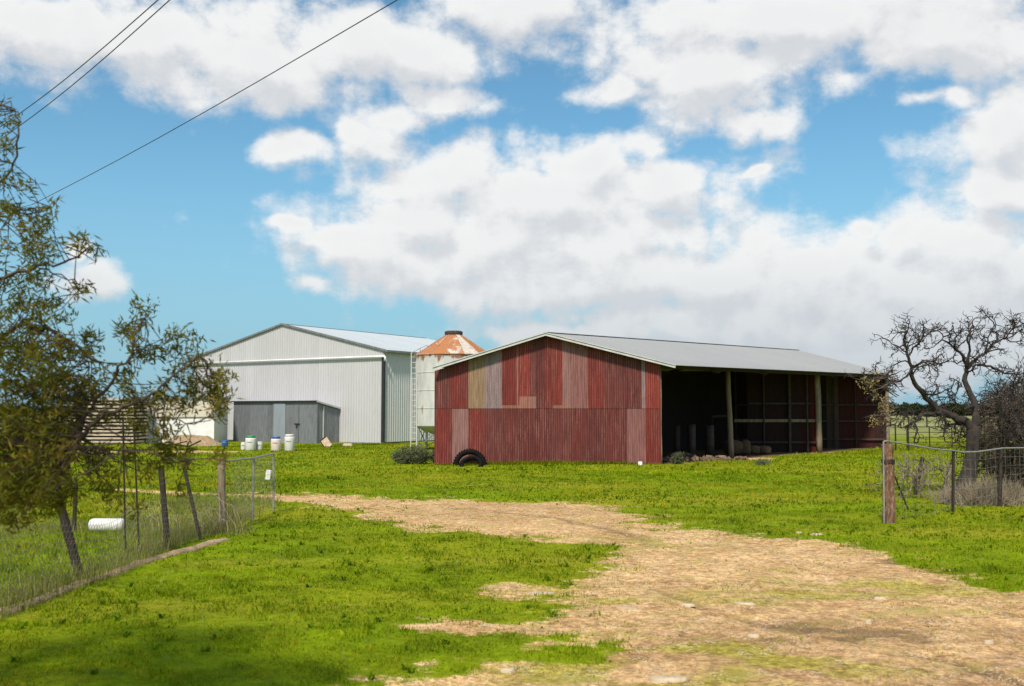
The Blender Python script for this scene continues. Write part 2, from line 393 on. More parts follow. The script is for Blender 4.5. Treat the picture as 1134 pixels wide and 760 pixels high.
def in_shed(x, y, m=0.0):
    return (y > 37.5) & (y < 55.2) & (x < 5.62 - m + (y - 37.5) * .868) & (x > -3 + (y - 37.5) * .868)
def mud_and_shade(x, y):
    v = 0
    for (px, py, rx, ry, s) in ((880, 692, 1.0, .28, 1.1), (960, 705, .8, .22, 1), (1080, 700, 1.0, .22, .7), (1010, 622, 1.3, .16, .9), (830, 700, .3, .3, .6), (400, 556, 1.5, .25, .5), (1120, 740, .6, .3, .7), (700, 632, .7, .2, .5)):
        c = G(px, py); v = v + s * np.exp(-(((x - c.x) / rx) ** 2 + ((y - c.y) / ry) ** 2))
    v = np.clip(v * np.clip((fbm(x * 3, y * 6, 55, 5) - .42) * 4.5, 0, 1), 0, .6)
    return np.where(in_shed(x, y, .3), 1.0, v)  # earth floor in the shed, darkened further for the shade there

def ax_sp(lo, hi, fine_lo, fine_hi, step, ratio):
    a = list(np.arange(fine_lo, fine_hi, step)); s = step; p = a[-1]
    while p < hi: s *= ratio; p += s; a.append(p)
    s = step; p = fine_lo
    while p > lo: s *= ratio; p -= s; a.insert(0, p)
    return np.array(a)
def ground():
    xs = ax_sp(-4000, 4000, -8, 11, .06, 1.045)
    ys = [6.0]
    while ys[-1] < 5000: ys.append(ys[-1] + max(.035, ys[-1] * .0058) * (1 if ys[-1] < 90 else (1 + (ys[-1] - 90) * .02)))
    ys = np.array([-400, -120, -50, -20, -8, -3, 0, 2, 3.5, 4.5, 5.2, 5.7] + ys)
    X, Y = np.meshgrid(xs, ys); x = X.ravel(); y = Y.ravel()
    dn = np.zeros(len(x)); near = (y < 75) & (np.abs(x) < 45)
    dn[near] = dirtness(x[near], y[near]); mud = np.zeros(len(x)); mud[near] = mud_and_shade(x[near], y[near])
    moss = np.zeros(len(x)); rut = np.zeros(len(x)); brown = np.zeros(len(x))
    xn, yn = x[near], y[near]
    def gs(px, py, rx, ry):
        c = G(px, py); return np.exp(-(((xn - c.x) / rx) ** 2 + ((yn - c.y) / ry) ** 2))
    mm_ = gs(735, 715, 1.2, .8) + gs(700, 745, 1.3, .7) + gs(640, 735, .8, .5) + .8 * gs(900, 650, 1.2, .9) + .8 * gs(680, 600, 2.2, 1.6) + .7 * gs(1060, 650, 1.5, .8) + .8 * gs(770, 665, 1.6, .7) + .6 * gs(980, 735, 1.0, .5) + .5 * gs(1100, 680, .8, .6) + .6 * gs(620, 650, .9, 1.2)
    moss[near] = np.clip(mm_, 0, 1) * np.clip((fbm(xn * 1.9, yn * 2.4, 101, 5) - .34) * 3.6, 0, 1)
    bb = gs(1080, 700, 2.2, 1.6) + gs(950, 740, 1.8, 1.2) + .7 * gs(600, 563, 3.5, 1.6) + .6 * gs(830, 700, 1.2, .8)
    brown[near] = np.clip(bb, 0, 1) * np.clip((fbm(xn * 1.3, yn * 1.6, 103, 5) - .25) * 2.2, 0, 1)
    rr_ = np.zeros(len(xn))
    for pts_, wd in (([(720, 648), (790, 672), (860, 692), (960, 708), (1060, 730), (1134, 752)], .13), ([(860, 596), (940, 614), (1000, 622), (1060, 640), (1134, 660)], .12), ([(900, 620), (980, 636), (1060, 655), (1140, 678)], .10), ([(430, 556), (520, 562), (620, 572), (700, 590), (790, 612)], .2)):
        W_ = [G(*q) for q in pts_]
        for a_, b_ in zip(W_[:-1], W_[1:]):
            dx, dy = b_.x - a_.x, b_.y - a_.y; t_ = np.clip(((xn - a_.x) * dx + (yn - a_.y) * dy) / (dx * dx + dy * dy), 0, 1)
            q = np.hypot(xn - a_.x - t_ * dx, yn - a_.y - t_ * dy) + (fbm(xn * 2.5, yn * 2.5, 107, 3) - .5) * .25
            rr_ = np.maximum(rr_, np.exp(-(q / wd) ** 2))
    rut[near] = rr_ * np.clip((fbm(xn * 1.1, yn * 1.1, 109, 4) - .33) * 4, 0, 1)
    z = tz(x, y) - .035 * rut * dn; z = z + near * ((fbm(x * 5, y * 5, 8, 3) - .5) * .035 * (1 - .4 * dn) - mud * .03 * fbm(x * 6, y * 6, 9, 2) - dn * .02)
    nx, ny = len(xs), len(ys); i = np.arange(nx * ny).reshape(ny, nx)
    Fc = np.stack([i[:-1, :-1], i[:-1, 1:], i[1:, 1:], i[1:, :-1]], -1).reshape(-1, 4)
    m = new_mat('grass_and_track_ground'); t = NT(m.node_tree); p = t.pos()
    dA = t.attr('dirt', 'Fac'); mA = t.attr('mud', 'Fac')
    sp_ = t.add('ShaderNodeSeparateXYZ'); t.l.new(p, sp_.inputs[0]); yy = sp_.outputs[1]
    big = t.noise(p, .12, 4); mid = t.noise(p, .9, 5); fine = t.noise(p, 9, 6, .7); vf = t.noise(p, 45, 4, .7)
    stre = t.noise(t.scalev(p, (.25, 1, 1)), .35, 5)
    gcol = t.mix(t.mr(mid, .32, .68), (.105, .165, .002), (.170, .245, .003))
    gcol = t.mix(t.m('MULTIPLY', t.mr(big, .42, .62), .6), gcol, (.25, .24, .012))
    gcol = t.mix(t.m('MULTIPLY', t.mr(stre, .46, .66), .6), gcol, (.27, .25, .02))
    gcol = t.mix(t.mr(fine, .3, .7), t.vm('MULTIPLY', gcol, (.72, .72, .72)), t.vm('MULTIPLY', gcol, (1.2, 1.2, 1.1)))
    # far paddocks: pale green and straw bands
    farc = t.mix(t.mr(t.noise(t.scalev(p, (.004, .02, 1)), 1.0, 4), .4, .62), (.19, .21, .075), (.29, .27, .13))
    farc = t.mix(t.mr(t.noise(t.scalev(p, (.05, .12, 1)), 1.0, 4), .45, .65), farc, (.17, .20, .07))
    gcol = t.mix(t.mr(yy, 62, 110), gcol, farc)
    soil = t.mix(t.mr(mid, .3, .7), (.52, .335, .165), (.68, .47, .25))
    soil = t.mix(t.m('MULTIPLY', t.mr(t.noise(p, 2.3, 7, .68), .48, .66), .5), soil, (.31, .185, .095))
    soil = t.mix(t.m('MULTIPLY', t.mr(t.noise(t.scalev(p, (1, 1, 1)), 3.7, 6, .7), .56, .70), .4), soil, (.66, .50, .30))
    soil = t.mix(t.m('MULTIPLY', t.attr('brown'), .65), soil, (.36, .22, .12))
    soil = t.mix(t.m('MULTIPLY', t.mr(t.m('ADD', t.attr('rut'), t.m('MULTIPLY', t.m('SUBTRACT', fine, .5), 1.2)), .35, .9), .62), soil, (.20, .13, .075))
    mo = t.mr(t.m('ADD', t.attr('moss'), t.m('MULTIPLY', t.m('SUBTRACT', vf, .5), 1.3)), .25, .95)
    soil = t.mix(t.m('MULTIPLY', mo, .72), soil, (.30, .29, .03))
    soil = t.mix(t.mr(fine, .3, .70), t.vm('MULTIPLY', soil, (.55, .52, .50)), t.vm('MULTIPLY', soil, (1.22, 1.22, 1.22)))
    gr_ = t.noise(p, 22, 5, .75)
    soil = t.mix(t.mr(gr_, .34, .66), t.vm('MULTIPLY', soil, (.66, .63, .60)), t.vm('MULTIPLY', soil, (1.30, 1.28, 1.24)))
    soil = t.mix(t.mr(t.noise(p, 60, 3, .7), .56, .68), soil, t.vm('MULTIPLY', soil, (.55, .5, .46)))
    vo = t.add('ShaderNodeTexVoronoi'); vo.inputs['Scale'].default_value = 26; t.l.new(p, vo.inputs['Vector'])
    peb = t.m('MULTIPLY', t.mr(vo.outputs['Distance'], .42, .22), t.mr(t.noise(p, 3, 3), .45, .62))
    soil = t.mix(t.m('MULTIPLY', peb, .75), soil, (.60, .52, .38))
    soil = t.mix(t.m('MULTIPLY', t.mr(t.noise(t.scalev(p, (.9, 1.2, 1)), 1.5, 7, .65), .50, .70), .6), soil, (.30, .28, .06))
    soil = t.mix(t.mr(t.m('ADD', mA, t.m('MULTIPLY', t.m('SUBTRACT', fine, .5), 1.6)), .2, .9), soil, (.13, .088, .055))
    f = t.mr(t.m('ADD', dA, t.m('ADD', t.m('MULTIPLY', t.m('SUBTRACT', fine, .5), .9), t.m('MULTIPLY', t.m('SUBTRACT', vf, .5), .4))), .36, .62)
    c = t.mix(f, gcol, soil)
    h = t.m('ADD', fine, t.m('MULTIPLY', vf, .5))
    t.out(t.bsdf(c, .95, 0, t.bump(h, .6, .03), .05))
    o = mesh_np('ground', np.stack([x, y, z], 1), Fc, m, None, {'dirt': ('POINT', dn), 'mud': ('POINT', mud), 'moss': ('POINT', moss), 'rut': ('POINT', rut), 'brown': ('POINT', brown)}, smooth=True)
    tag(o, kind='structure')
ground()

# ------------------------------------------------------------------ blades / leaves in bulk
def blades(bx, by, bz, h, w, lean, v, name, mat, label=None, cat=None, kind=None, parent=None, az=None):
    n = len(bx); a = RNG.uniform(0, 2 * np.pi, n); la = RNG.uniform(0, 2 * np.pi, n) if az is None else az
    dx, dy = np.cos(a) * w / 2, np.sin(a) * w / 2; lx, ly = np.cos(la) * lean * h, np.sin(la) * lean * h
    V = np.empty((n, 5, 3), np.float32)
    V[:, 0] = np.stack([bx - dx, by - dy, bz], 1); V[:, 1] = np.stack([bx + dx, by + dy, bz], 1)
    V[:, 2] = np.stack([bx + dx * .7 + lx * .35, by + dy * .7 + ly * .35, bz + h * .6], 1)
    V[:, 3] = np.stack([bx - dx * .7 + lx * .35, by - dy * .7 + ly * .35, bz + h * .6], 1)
    V[:, 4] = np.stack([bx + lx, by + ly, bz + h * np.sqrt(np.maximum(1 - (lean * .8) ** 2, .1))], 1)
    i = np.arange(n) * 5
    tri = np.concatenate([np.stack([i, i + 1, i + 2], 1), np.stack([i, i + 2, i + 3], 1), np.stack([i + 3, i + 2, i + 4], 1)])
    o = mesh_np(name, V.reshape(-1, 3), tri, mat, parent, {'v': ('POINT', np.repeat(v, 5))})
    return tag(o, label, cat, None, kind)
def lawn():
    X, Y, Z, H, W, L, Vv = [], [], [], [], [], [], []
    for (y0, y1, dens, h0, w0) in ((5.5, 9, 2300, .055, .0065), (9, 13, 1500, .060, .0085), (13, 20, 520, .065, .013), (20, 32, 200, .075, .022), (32, 62, 55, .10, .04)):
        A = (y1 ** 2 - y0 ** 2) / 2 * 1.16; n = int(A * dens)
        y = np.sqrt(RNG.uniform(y0 ** 2, y1 ** 2, n)); x = y * RNG.uniform(-.58, .58, n)
        d = dirtness(x, y) + RNG.normal(0, .12, n)
        tuft = fbm(x * 3.6, y * 3.6, 41, 4); t2 = fbm(x * .5, y * .5, 43, 3)
        left = x < -5.0 - .0 * y
        keep = (RNG.random(n) < np.clip((.86 - d) / .75, .0, 1)) | ((RNG.random(n) < .16) & (fbm(x * 1.7, y * 1.7, 91, 3) > .52))
        inshed = in_shed(x, y)
        keep &= ~inshed
        x, y, d, tuft, t2, left = x[keep], y[keep], d[keep], tuft[keep], t2[keep], left[keep]; n = len(x)
        h = h0 * .86 * (.62 + .85 * np.clip((tuft - .35) / .45, 0, 1) ** 1.6) * RNG.uniform(.5, 1.3, n) * np.clip(1.25 - d, .35, 1.2)
        h = np.where(left & (y < 30), h * 1.5, h)
        v = np.clip(.12 + .55 * RNG.random(n) + (t2 - .5) * .9 - (tuft - .5) * .3 + .45 * np.clip(d, 0, 1), 0, 1)
        v = np.where(RNG.random(n) < .05, .9, v)
        fine_ = fbm(x * 9, y * 9, 47, 2); v = np.clip(v + (fine_ - .5) * .9, 0, 1); h = h * (.7 + .6 * fine_)
        yel = np.clip((fbm(x * .35, y * .9, 48, 4) - .5) * 5, 0, 1) * np.clip(y / 22, .25, 1); v = np.clip(v + yel * .4, 0, 1)
        X.append(x); Y.append(y); Z.append(tz(x, y) - .015); H.append(h); W.append(np.full(n, w0) * RNG.uniform(.6, 1.3, n) * np.where(RNG.random(n) < .06, 2.6, 1)); L.append(RNG.uniform(.35, 1.05, n)); Vv.append(v)
    c = np.concatenate
    blades(c(X), c(Y), c(Z), c(H), c(W), c(L), c(Vv), 'grass', M_grass, 'short bright green grass beside the dirt track', 'grass', 'stuff')
lawn()
def lawn_extras():
    n = 2600; y = np.sqrt(RNG.uniform(5.6 ** 2, 30 ** 2, n)); x = y * RNG.uniform(-.56, .56, n); k = (dirtness(x, y) < .5) & (fbm(x * .8, y * .8, 141, 3) > .5); x, y = x[k], y[k]; n = len(x)
    blades(x, y, tz(x, y) - .01, RNG.uniform(.08, .17, n), RNG.uniform(.003, .005, n), RNG.uniform(.1, .6, n), RNG.uniform(.75, 1, n), 'seed_stalks', M_drygrass, 'thin straw stalks standing scattered in the lawn', 'grass', 'stuff')
    n = 900; y = np.sqrt(RNG.uniform(6 ** 2, 26 ** 2, n)); x = y * RNG.uniform(-.5, .56, n); k = (dirtness(x, y) < .6) & (fbm(x * .6, y * .6, 151, 3) > .5); x, y = x[k], y[k]; n = len(x); m = 9
    x = np.repeat(x, m) + RNG.normal(0, .012, n * m); y = np.repeat(y, m) + RNG.normal(0, .012, n * m)
    blades(x, y, tz(x, y) - .005, RNG.uniform(.05, .10, n * m), RNG.uniform(.016, .03, n * m), RNG.uniform(.8, 1.15, n * m), np.repeat(RNG.uniform(0, .6, n), m), 'broadleaf_weeds', M_weed, 'broad-leaved green weeds growing flat in the lawn', 'weeds', 'stuff')
lawn_extras()
def longgrass():
    pts = []
    n = 26000                                     # inside the fenced paddock
    y = RNG.uniform(8, 22, n); x = RNG.uniform(-14, -4.95, n); k = fbm(x * .9, y * .9, 61, 3) + RNG.normal(0, .05, n)
    s = (k > .5); x, y = x[s], y[s]; pts.append((x, y, RNG.uniform(.10, .30, len(x))))
    n = 2200; y = RNG.uniform(7.5, 19.5, n); x = -5.05 + RNG.normal(0, .14, n); pts.append((x, y, RNG.uniform(.15, .42, n)))
    x = np.concatenate([p[0] for p in pts]); y = np.concatenate([p[1] for p in pts]); h = np.concatenate([p[2] for p in pts])
    v = np.clip(RNG.random(len(x)) * 1.0, 0, 1)
    blades(x, y, tz(x, y) - .01, h, RNG.uniform(.004, .009, len(x)), RNG.uniform(.1, .7, len(x)), v, 'long_grass', M_drygrass, 'long pale drying grass inside the wire fence on the left', 'grass', 'stuff')
longgrass()
def weeds_at(name, c, rx, ry, n, h0, h1, mat, label, cat, w=.02, kind=None):
    a = RNG.uniform(0, 2 * np.pi, n); r = np.sqrt(RNG.random(n))
    x = c.x + np.cos(a) * r * rx; y = c.y + np.sin(a) * r * ry
    h = RNG.uniform(h0, h1, n) * (1.15 - .7 * r)
    return blades(x, y, tz(x, y) - .01, h, np.full(n, w), RNG.uniform(.1, .9, n), RNG.random(n), name, mat, label, cat, kind)

# ------------------------------------------------------------------ corrugated sheets
def corr(name, p0, p1, zb, zt, pitch, amp, mat, parent, colf, rows=None, shape='sine', out=None, sheet_w=.76, lip=.012, seg=4):
    """sheet wall from p0 to p1 (xy); zb(u), zt(u) heights in metres along u; rows = seam heights"""
    p0 = Vector((p0[0], p0[1])); p1 = Vector((p1[0], p1[1])); L = (p1 - p0).length; d = (p1 - p0) / L
    nrm_ = Vector((d.y, -d.x)) if out is None else Vector(out)
    if shape == 'sine':
        n = max(2, int(L / pitch * seg)); us = np.linspace(0, L, n + 1); off = np.cos(2 * np.pi * us / pitch) * amp
        crest = off / amp
    else:                                         # flat pan with narrow trapezoid ribs
        us = [0]; off = [0]; k = 0
        while True:
            u0 = k * pitch
            for du, o_ in ((.0, 0), (.03, 1), (.075, 1), (.105, 0)):
                if u0 + du < L - .001: us.append(u0 + du + (1e-4 if du == 0 else 0)); off.append(o_ * amp)
            k += 1
            if k * pitch > L: break
        us.append(L); off.append(0); us = np.array(us); off = np.array(off); crest = np.where(off > 0, .6, -.4)
    ztu = np.array([zt(u) for u in us]); zbu = np.array([zb(u) for u in us])
    bands = [None] + list(rows or []) + [None]; V = []; Fc = []; tint = []; cr = []; base = 0
    for b in range(len(bands) - 1):
        lo = zbu if bands[b] is None else np.minimum(np.full(len(us), bands[b]), ztu)
        hi = ztu if bands[b + 1] is None else np.minimum(np.full(len(us), bands[b + 1] + (.03 if b == 0 else 0)), ztu)
        o2 = off + lip * (min(b, 1) if len(bands) > 2 else 0)
        xy = np.array([[p0.x + d.x * u + nrm_.x * o, p0.y + d.y * u + nrm_.y * o] for u, o in zip(us, o2)])
        V.append(np.concatenate([np.c_[xy, lo], np.c_[xy, hi]])); n = len(us); i = np.arange(n - 1) + base
        Fc.append(np.stack([i, i + 1, i + 1 + n, i + n], 1)); base += 2 * n
        um = (us[:-1] + us[1:]) / 2; tint.append(np.array([colf(int(u // sheet_w), b) for u in um])); cr.append(np.tile(crest, 2))
    return mesh_np(name, np.concatenate(V), np.concatenate(Fc), mat, parent, {'tint': ('FACE', np.concatenate(tint)), 'crest': ('POINT', np.concatenate(cr))})
def roof_sheet(name, a, b, c, d, pitch, amp, mat, parent, colf, seg=4, thick=0.0):
    """a->b along ridge, d->c along eave; ribs run ridge to eave"""
    a, b, c, d = map(Vector, (a, b, c, d)); L = (b - a).length; n = int(L / pitch * seg)
    nv = (b - a).cross(d - a).normalized(); nv = nv if nv.z > 0 else -nv
    V = []; k = 5
    for i in range(n + 1):
        t = i / n; o = nv * math.cos(2 * math.pi * t * L / pitch) * amp
        for j in range(k):
            s = j / (k - 1); sag = -.03 * math.sin(math.pi * s) * (.5 + .5 * math.sin(t * 17))
            V.append(tuple(a.lerp(b, t).lerp(d.lerp(c, t), s) + o + Vector((0, 0, sag))))
    i = np.arange(n)[:, None] * k + np.arange(k - 1)[None, :]; i = i.ravel()
    Fc = np.stack([i, i + k, i + k + 1, i + 1], 1)
    tint = np.repeat(np.array([colf(int((q + .5) / n * L / .76), 0) for q in range(n)]), k - 1, axis=0)
    cr = np.repeat(np.cos(2 * np.pi * np.arange(n + 1) / n * L / pitch), k)
    return mesh_np(name, V, Fc, mat, parent, {'tint': ('FACE', tint), 'crest': ('POINT', cr)})
def shade(col, amt, seed):
    def f(i, b):
        r = random.Random(seed + i * 7 + b * 131); k = 1 + amt * (r.random() * 2 - 1); return tuple(c * k for c in col)
    return f

# ------------------------------------------------------------------ the big pale shed
def big_shed():
    C = G(424, 491.5); C.z = tzs(C.x, C.y)
    u = Vector((-.8416, .540, 0)); v = Vector((.540, .8416, 0)); W, Dp = 17.6, 15.6
    t = thing('farm_shed', 'large pale grey ribbed metal shed with a white pipe across its gable', 'shed', (C.x, C.y, 0))
    EV = 5.82; RG = 7.86
    gab = lambda s: EV + (RG - EV) * (1 - abs(s - W / 2) / (W / 2)) - .05
    zb = lambda s: -.25; cf = shade((.475, .47, .49), .04, 3)
    A = C; B = C + u * W; A2 = C + v * Dp; B2 = B + v * Dp
    corr('front_wall', B, A, zb, lambda s: gab(W - s), .22, .028, M_zinc, t, cf, shape='rib')
    corr('side_wall', A + v * .01, A2, lambda s: .05, lambda s: EV - .03, .22, .028, M_zinc, t, shade((.54, .545, .555), .04, 5), shape='rib')  # lighter tint than the front: brighter light on this side painted in
    corr('side_wall', B2, B, zb, lambda s: EV - .03, .22, .028, M_zinc, t, cf, shape='rib')
    corr('rear_wall', A2, B2, zb, lambda s: gab(s), .22, .028, M_zinc, t, cf, shape='rib')
    Z = Vector((0, 0, 1)); ra = C + u * (W / 2) - v * .12 + Z * RG; rb = ra + v * (Dp + .24)
    ea = C - u * .25 - v * .12 + Z * (EV - .03); eb = ea + v * (Dp + .24)
    fa = B + u * .25 - v * .12 + Z * (EV - .03); fb = fa + v * (Dp + .24)
    roof = roof_sheet('roof', ra, rb, eb, ea, .2, .018, M_roof, t, shade((.44, .49, .52), .03, 7))
    roof_sheet('roof', ra, rb, fb, fa, .2, .018, M_roof, t, shade((.44, .49, .52), .03, 8))
    m = MB(); m.bar(ra + Z * .022, rb + Z * .022, .22, .012); m.build('ridge_cap', M_zincflat, t)
    m = MB(); m.bar(ra, ea, .05, .12); m.bar(ra, fa, .05, .12); m.build('barge_flashing', M_flash, t)
    m = MB(); m.bar(ea + u * -.05 - Z * .04, eb - u * .05 - Z * .04, .14, .13); m.build('gutter', M_flash, t)
    # white pipe across the gable, with an elbow at the corner
    q0 = C - v * .16 - u * .25 + Z * 5.12; q1 = C - v * .16 - u * .25 + Z * 5.42
    m = MB(); m.tube([q0, q1 - Z * .06, q1 + u * .06, q1 + u * 1, B - v * .16 + Z * 5.42], .07, 8); m.build('pipe', M_white, t, True)
    m = MB(); m.box(C - v * .03 - u * .02 + Z * 2.7, (.2, .14, 5.35), Matrix.Rotation(math.atan2(-.54, .8416), 3, 'Z')); m.build('corner_gap', M_black, t)
    m = MB(); m.bar(C + v * .2 + Z * -.05, A2 - Z * .05, .06, .22); m.build('base_strip', M_black, t)  # black strip painting the dark gap under the side wall
    m = MB(); m.bar(C - v * .05 + u * .4 + Z * -.1, B - v * .05 - Z * .1, .05, .3); m.build('base_strip', M_flash, t)
    # lean-to against the gable wall
    s0 = 3.62; ll = 2.05; fr = C + u * s0 - v * ll; wl = C + u * s0
    # far-left end where the photo shows x=258
    best = min((abs(proj(fr + u * q)[0] - 258), q) for q in np.arange(2, 12, .02))[1]; fl = fr + u * best
    L = thing('lean_to', 'low dark grey sheet iron lean-to with a door, built against the pale shed', 'lean-to', (fr.x, fr.y, 0))
    ht = (P(350, 443, fr.y).z); hw = ht - .38
    oc = shade((.165, .175, .195), .16, 21)
    def fcol(i, b): return oc(i, b)
    corr('front_wall', fl, fr, lambda s: -.35, lambda s: ht - .04, .15, .014, M_old, L, fcol, shape='rib', sheet_w=.8)
    corr('side_wall', fr, wl - v * .05, lambda s: -.35, lambda s: ht - .10 - s / ll * (.42) , .15, .014, M_old, L, shade((.19, .205, .225), .1, 9), shape='rib', sheet_w=.8)
    corr('side_wall', fl + v * (ll - .05), fl, lambda s: -.35, lambda s: ht - .5 + s / ll * .42, .15, .014, M_old, L, oc, shape='rib', sheet_w=.8)
    o1, o2 = fr - v * .14 - u * .12 + Z * ht, fl - v * .14 + u * .12 + Z * ht
    i1, i2 = wl - u * .12 - v * .08 + Z * (ht - .42), fl + v * (ll - .08) + u * .12 + Z * (ht - .42)
    roof_sheet('roof', o1, o2, i2, i1, .15, .012, M_roof, L, shade((.3, .31, .33), .06, 4))
    m = MB(); m.bar(o1 - Z * .03, o2 - Z * .03, .05, .07); m.build('eave_strip', M_black, L)
    m = MB(); m.bar(o1 - Z * .05, i1 - Z * .05, .05, .10); m.build('barge_board', M_trim, L)
    def onfront(px): return min((abs(proj(fr + u * q)[0] - px), q) for q in np.arange(0, best, .01))[1]
    q0, q1, q2 = onfront(303), onfront(316), onfront(331)
    rz = Matrix.Rotation(math.atan2(-.54, .8416), 3, 'Z')
    cc = fr + u * (q0 + q1) / 2 - v * .035
    m = MB(); m.box(cc + Z * (ht * .5 - .10), (abs(q1 - q0), .03, ht - .12), rz); m.build('pale_panel', M_panel, L)
    cc = fr + u * (q1 + q2) / 2 - v * .035
    m = MB(); m.box(cc + Z * (ht * .5 - .14), (abs(q2 - q1) - .03, .035, ht - .34), rz); dr = m.build('door', M_door, L)
    hz = P(329, 469, fr.y).z; hp = fr + u * (q2 + .12) - v * .08
    m = MB(); m.box(hp + Z * hz, (.42, .04, .07), rz); m.box(hp + Vector((-.02, 0, 0)) + Z * (hz - .13), (.10, .05, .24), rz); m.build('latch', M_black, dr)
    m = MB(); m.box(fr - v * .02 - u * .02 + Z * (ht * .5 - .2), (.08, .07, ht - .05), rz); m.build('corner_flashing', M_panel2, L)
    m = MB(); m.box(fr + v * .55 - u * .03 + Z * (ht * .5 - .25), (.05, .07, ht - .2), rz); m.build('cover_strip', M_trim, L)
    return C, u, v
def proj(p):
    d = Vector(p) - Vector((0, 0, EYE)); z = d.dot(FW); return CX + F * d.x / z, CY - F * d.dot(UP) / z
M_zincflat = simple('roof_capping', (.40, .43, .45), .45, .2, .1, 4)
M_flash = simple('dull_flashing', (.20, .205, .215), .5, .3, .2, 4)
M_panel = simple('pale_blue_grey_panel', (.25, .285, .33), .5, .1, .08, 5, .1, .01, (1, 1, .2))
M_panel2 = simple('dark_corner_flashing', (.17, .18, .20), .5, .2, .12, 5)
M_door = simple('grey_door_sheet', (.155, .16, .175), .55, .1, .15, 5, .15, .01, (1, 1, .2))
SC, SU, SV = big_shed()

# ------------------------------------------------------------------ the red shed
FR = G(732, 514); FL = G(482, 514); FL.y = FR.y; P1 = G(810, 506); P2 = G(907, 500.5); ER = G(984, 495.5)
for q in (FR, FL, P1, P2, ER): q.z = 0
Dd = (ER - FR); Wd = FL - FR; EL = ER + Wd
def red_shed():
    t = thing('hay_shed', 'long red rusty corrugated iron shed with one open side and a grey roof', 'shed', (FR.x, FR.y, 0))
    Yf = FR.y - .35; Yb = ER.y + .3
    aF, rF, lF = P(604, 368.5, Yf), P(748, 404.5, Yf), P(479, 407, Yf)
    aB, rB = P(884, 388, Yb), P(993, 415.5, Yb); lB = aB + (lF - aF)
    rc = shade((.30, .31, .315), .02, 2)
    roof_sheet('roof', aF, aB, rB, rF, .076 * 1.5, .013, M_roof, t, rc)
    roof_sheet('roof', aF, aB, lB, lF, .076 * 1.5, .013, M_roof, t, rc)
    Z = Vector((0, 0, 1))
    m = MB(); m.bar(aF + Z * .016, aB + Z * .016, .22, .012); m.build('ridge_cap', M_zincflat, t)
    for e in (rF, lF):
        m = MB(); m.bar(aF - Z * .06, e - Z * .06, .03, .10); m.bar(aF - Z * .0 + Vector((0, -.02, 0)), e + Vector((0, -.02, 0)), .05, .03); bb = m.build('barge_board', M_trim, t)
    def roofz(x, k):                               # height of the roof underside over the wall at fraction k of the length
        a = aF.lerp(aB, k); r_ = rF.lerp(rB, k); l_ = lF.lerp(lB, k)
        s = (x - a.x) / (r_.x - a.x) if x > a.x else (x - a.x) / (l_.x - a.x)
        return (a.z + ((r_.z if x > a.x else l_.z) - a.z) * s) - .07
    PAL = {'r': (.155, .013, .008), 'd': (.10, .012, .009), 'b': (.20, .018, .010), 'p': (.25, .12, .11), 'q': (.22, .085, .078), 'g': (.27, .175, .10), 'w': (.24, .17, .175), 'm': (.125, .021, .017), 'n': (.118, .014, .011), 'o': (.27, .11, .08)}
    UPR = 'mrgwrrmdrmpdpmrmp'; LOW = 'rpdmrdrmdrrdrdmdrd'
    def fc(i, b):
        if b == 0: k = LOW[min(i, len(LOW) - 1)]
        else: k = UPR[min(i, len(UPR) - 1)]
        r = random.Random(i * 3 + b); q = 1 + .22 * (r.random() - .5); return tuple(c * q for c in PAL[k])
    L = abs(Wd.x); seam = P(600, 452.5, FR.y).z; sw = L / 13.2
    UB = [(60, 'm'), (130, 'r'), (195, 'g'), (262, 'w'), (320, 'r'), (327, 'p'), (370, 'b'), (395, 'm'), (430, 'd'), (462, 'r'), (500, 'b'), (530, 'p'), (600, 'q'), (670, 'r'), (735, 'm'), (810, 'd'), (825, 'w'), (900, 'b')]
    LB = [(68, 'r'), (130, 'p'), (198, 'r'), (262, 'm'), (330, 'n'), (400, 'd'), (465, 'n'), (530, 'm'), (600, 'n'), (670, 'd'), (740, 'n'), (752, 'd'), (825, 'q'), (900, 'r')]
    def fc2(i, b):
        u = i * .02 / L * 885
        for j, (e, k) in enumerate(LB if b == 0 else UB):
            if u < e: break
        if b == 1 and (262 < u < 395 or 462 < u < 530): k = 'o'
        if b == 2 and 330 < u < 395: k = 'o' if u < 380 else 'p'
        r = random.Random(j * 3 + min(b, 1)); q = 1 + .12 * (r.random() - .5); return tuple(c * q for c in PAL[k])
    corr('front_wall', FL, FR, lambda s: -.12, lambda s: roofz(FL.x + s, .015), .085, .012, M_red, t, fc2, rows=[seam, seam + .12, seam + .45], sheet_w=.02, seg=5)
    corr('side_wall', EL, FL, lambda s: -.1, lambda s: roofz(FL.x, .01) - .02 + (roofz(EL.x, .985) - roofz(FL.x, .01)) * (1 - s / (EL - FL).length), .085, .012, M_shadesheet, t, shade((.012, .007, .006), .2, 31), sheet_w=sw)  # near-black tint paints the interior shade on this wall
    ec = lambda i, b: tuple(c * (.08 if i < 8 else .27) * (1 + .35 * (random.Random(i + 9 * b).random() - .5)) for c in PAL['rdmrdbrdgrbrd'[i % 13]])  # sheet colours dimmed, most on the left: interior shade in the tint
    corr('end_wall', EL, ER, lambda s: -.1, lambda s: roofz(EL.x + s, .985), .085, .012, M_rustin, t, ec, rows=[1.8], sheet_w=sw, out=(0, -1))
    kk = (P2.y - FR.y) / (ER.y - FR.y); PL = P(828, 480, P2.y); PL.z = 0
    pc = lambda i, b: tuple(c * (.14 if i < 5 else .72) * (1 + .35 * (random.Random(i + 5 * b).random() - .5)) for c in PAL['dndmbrdbr'[i % 9]])  # right sheets brighter: light from the open side put into the tint
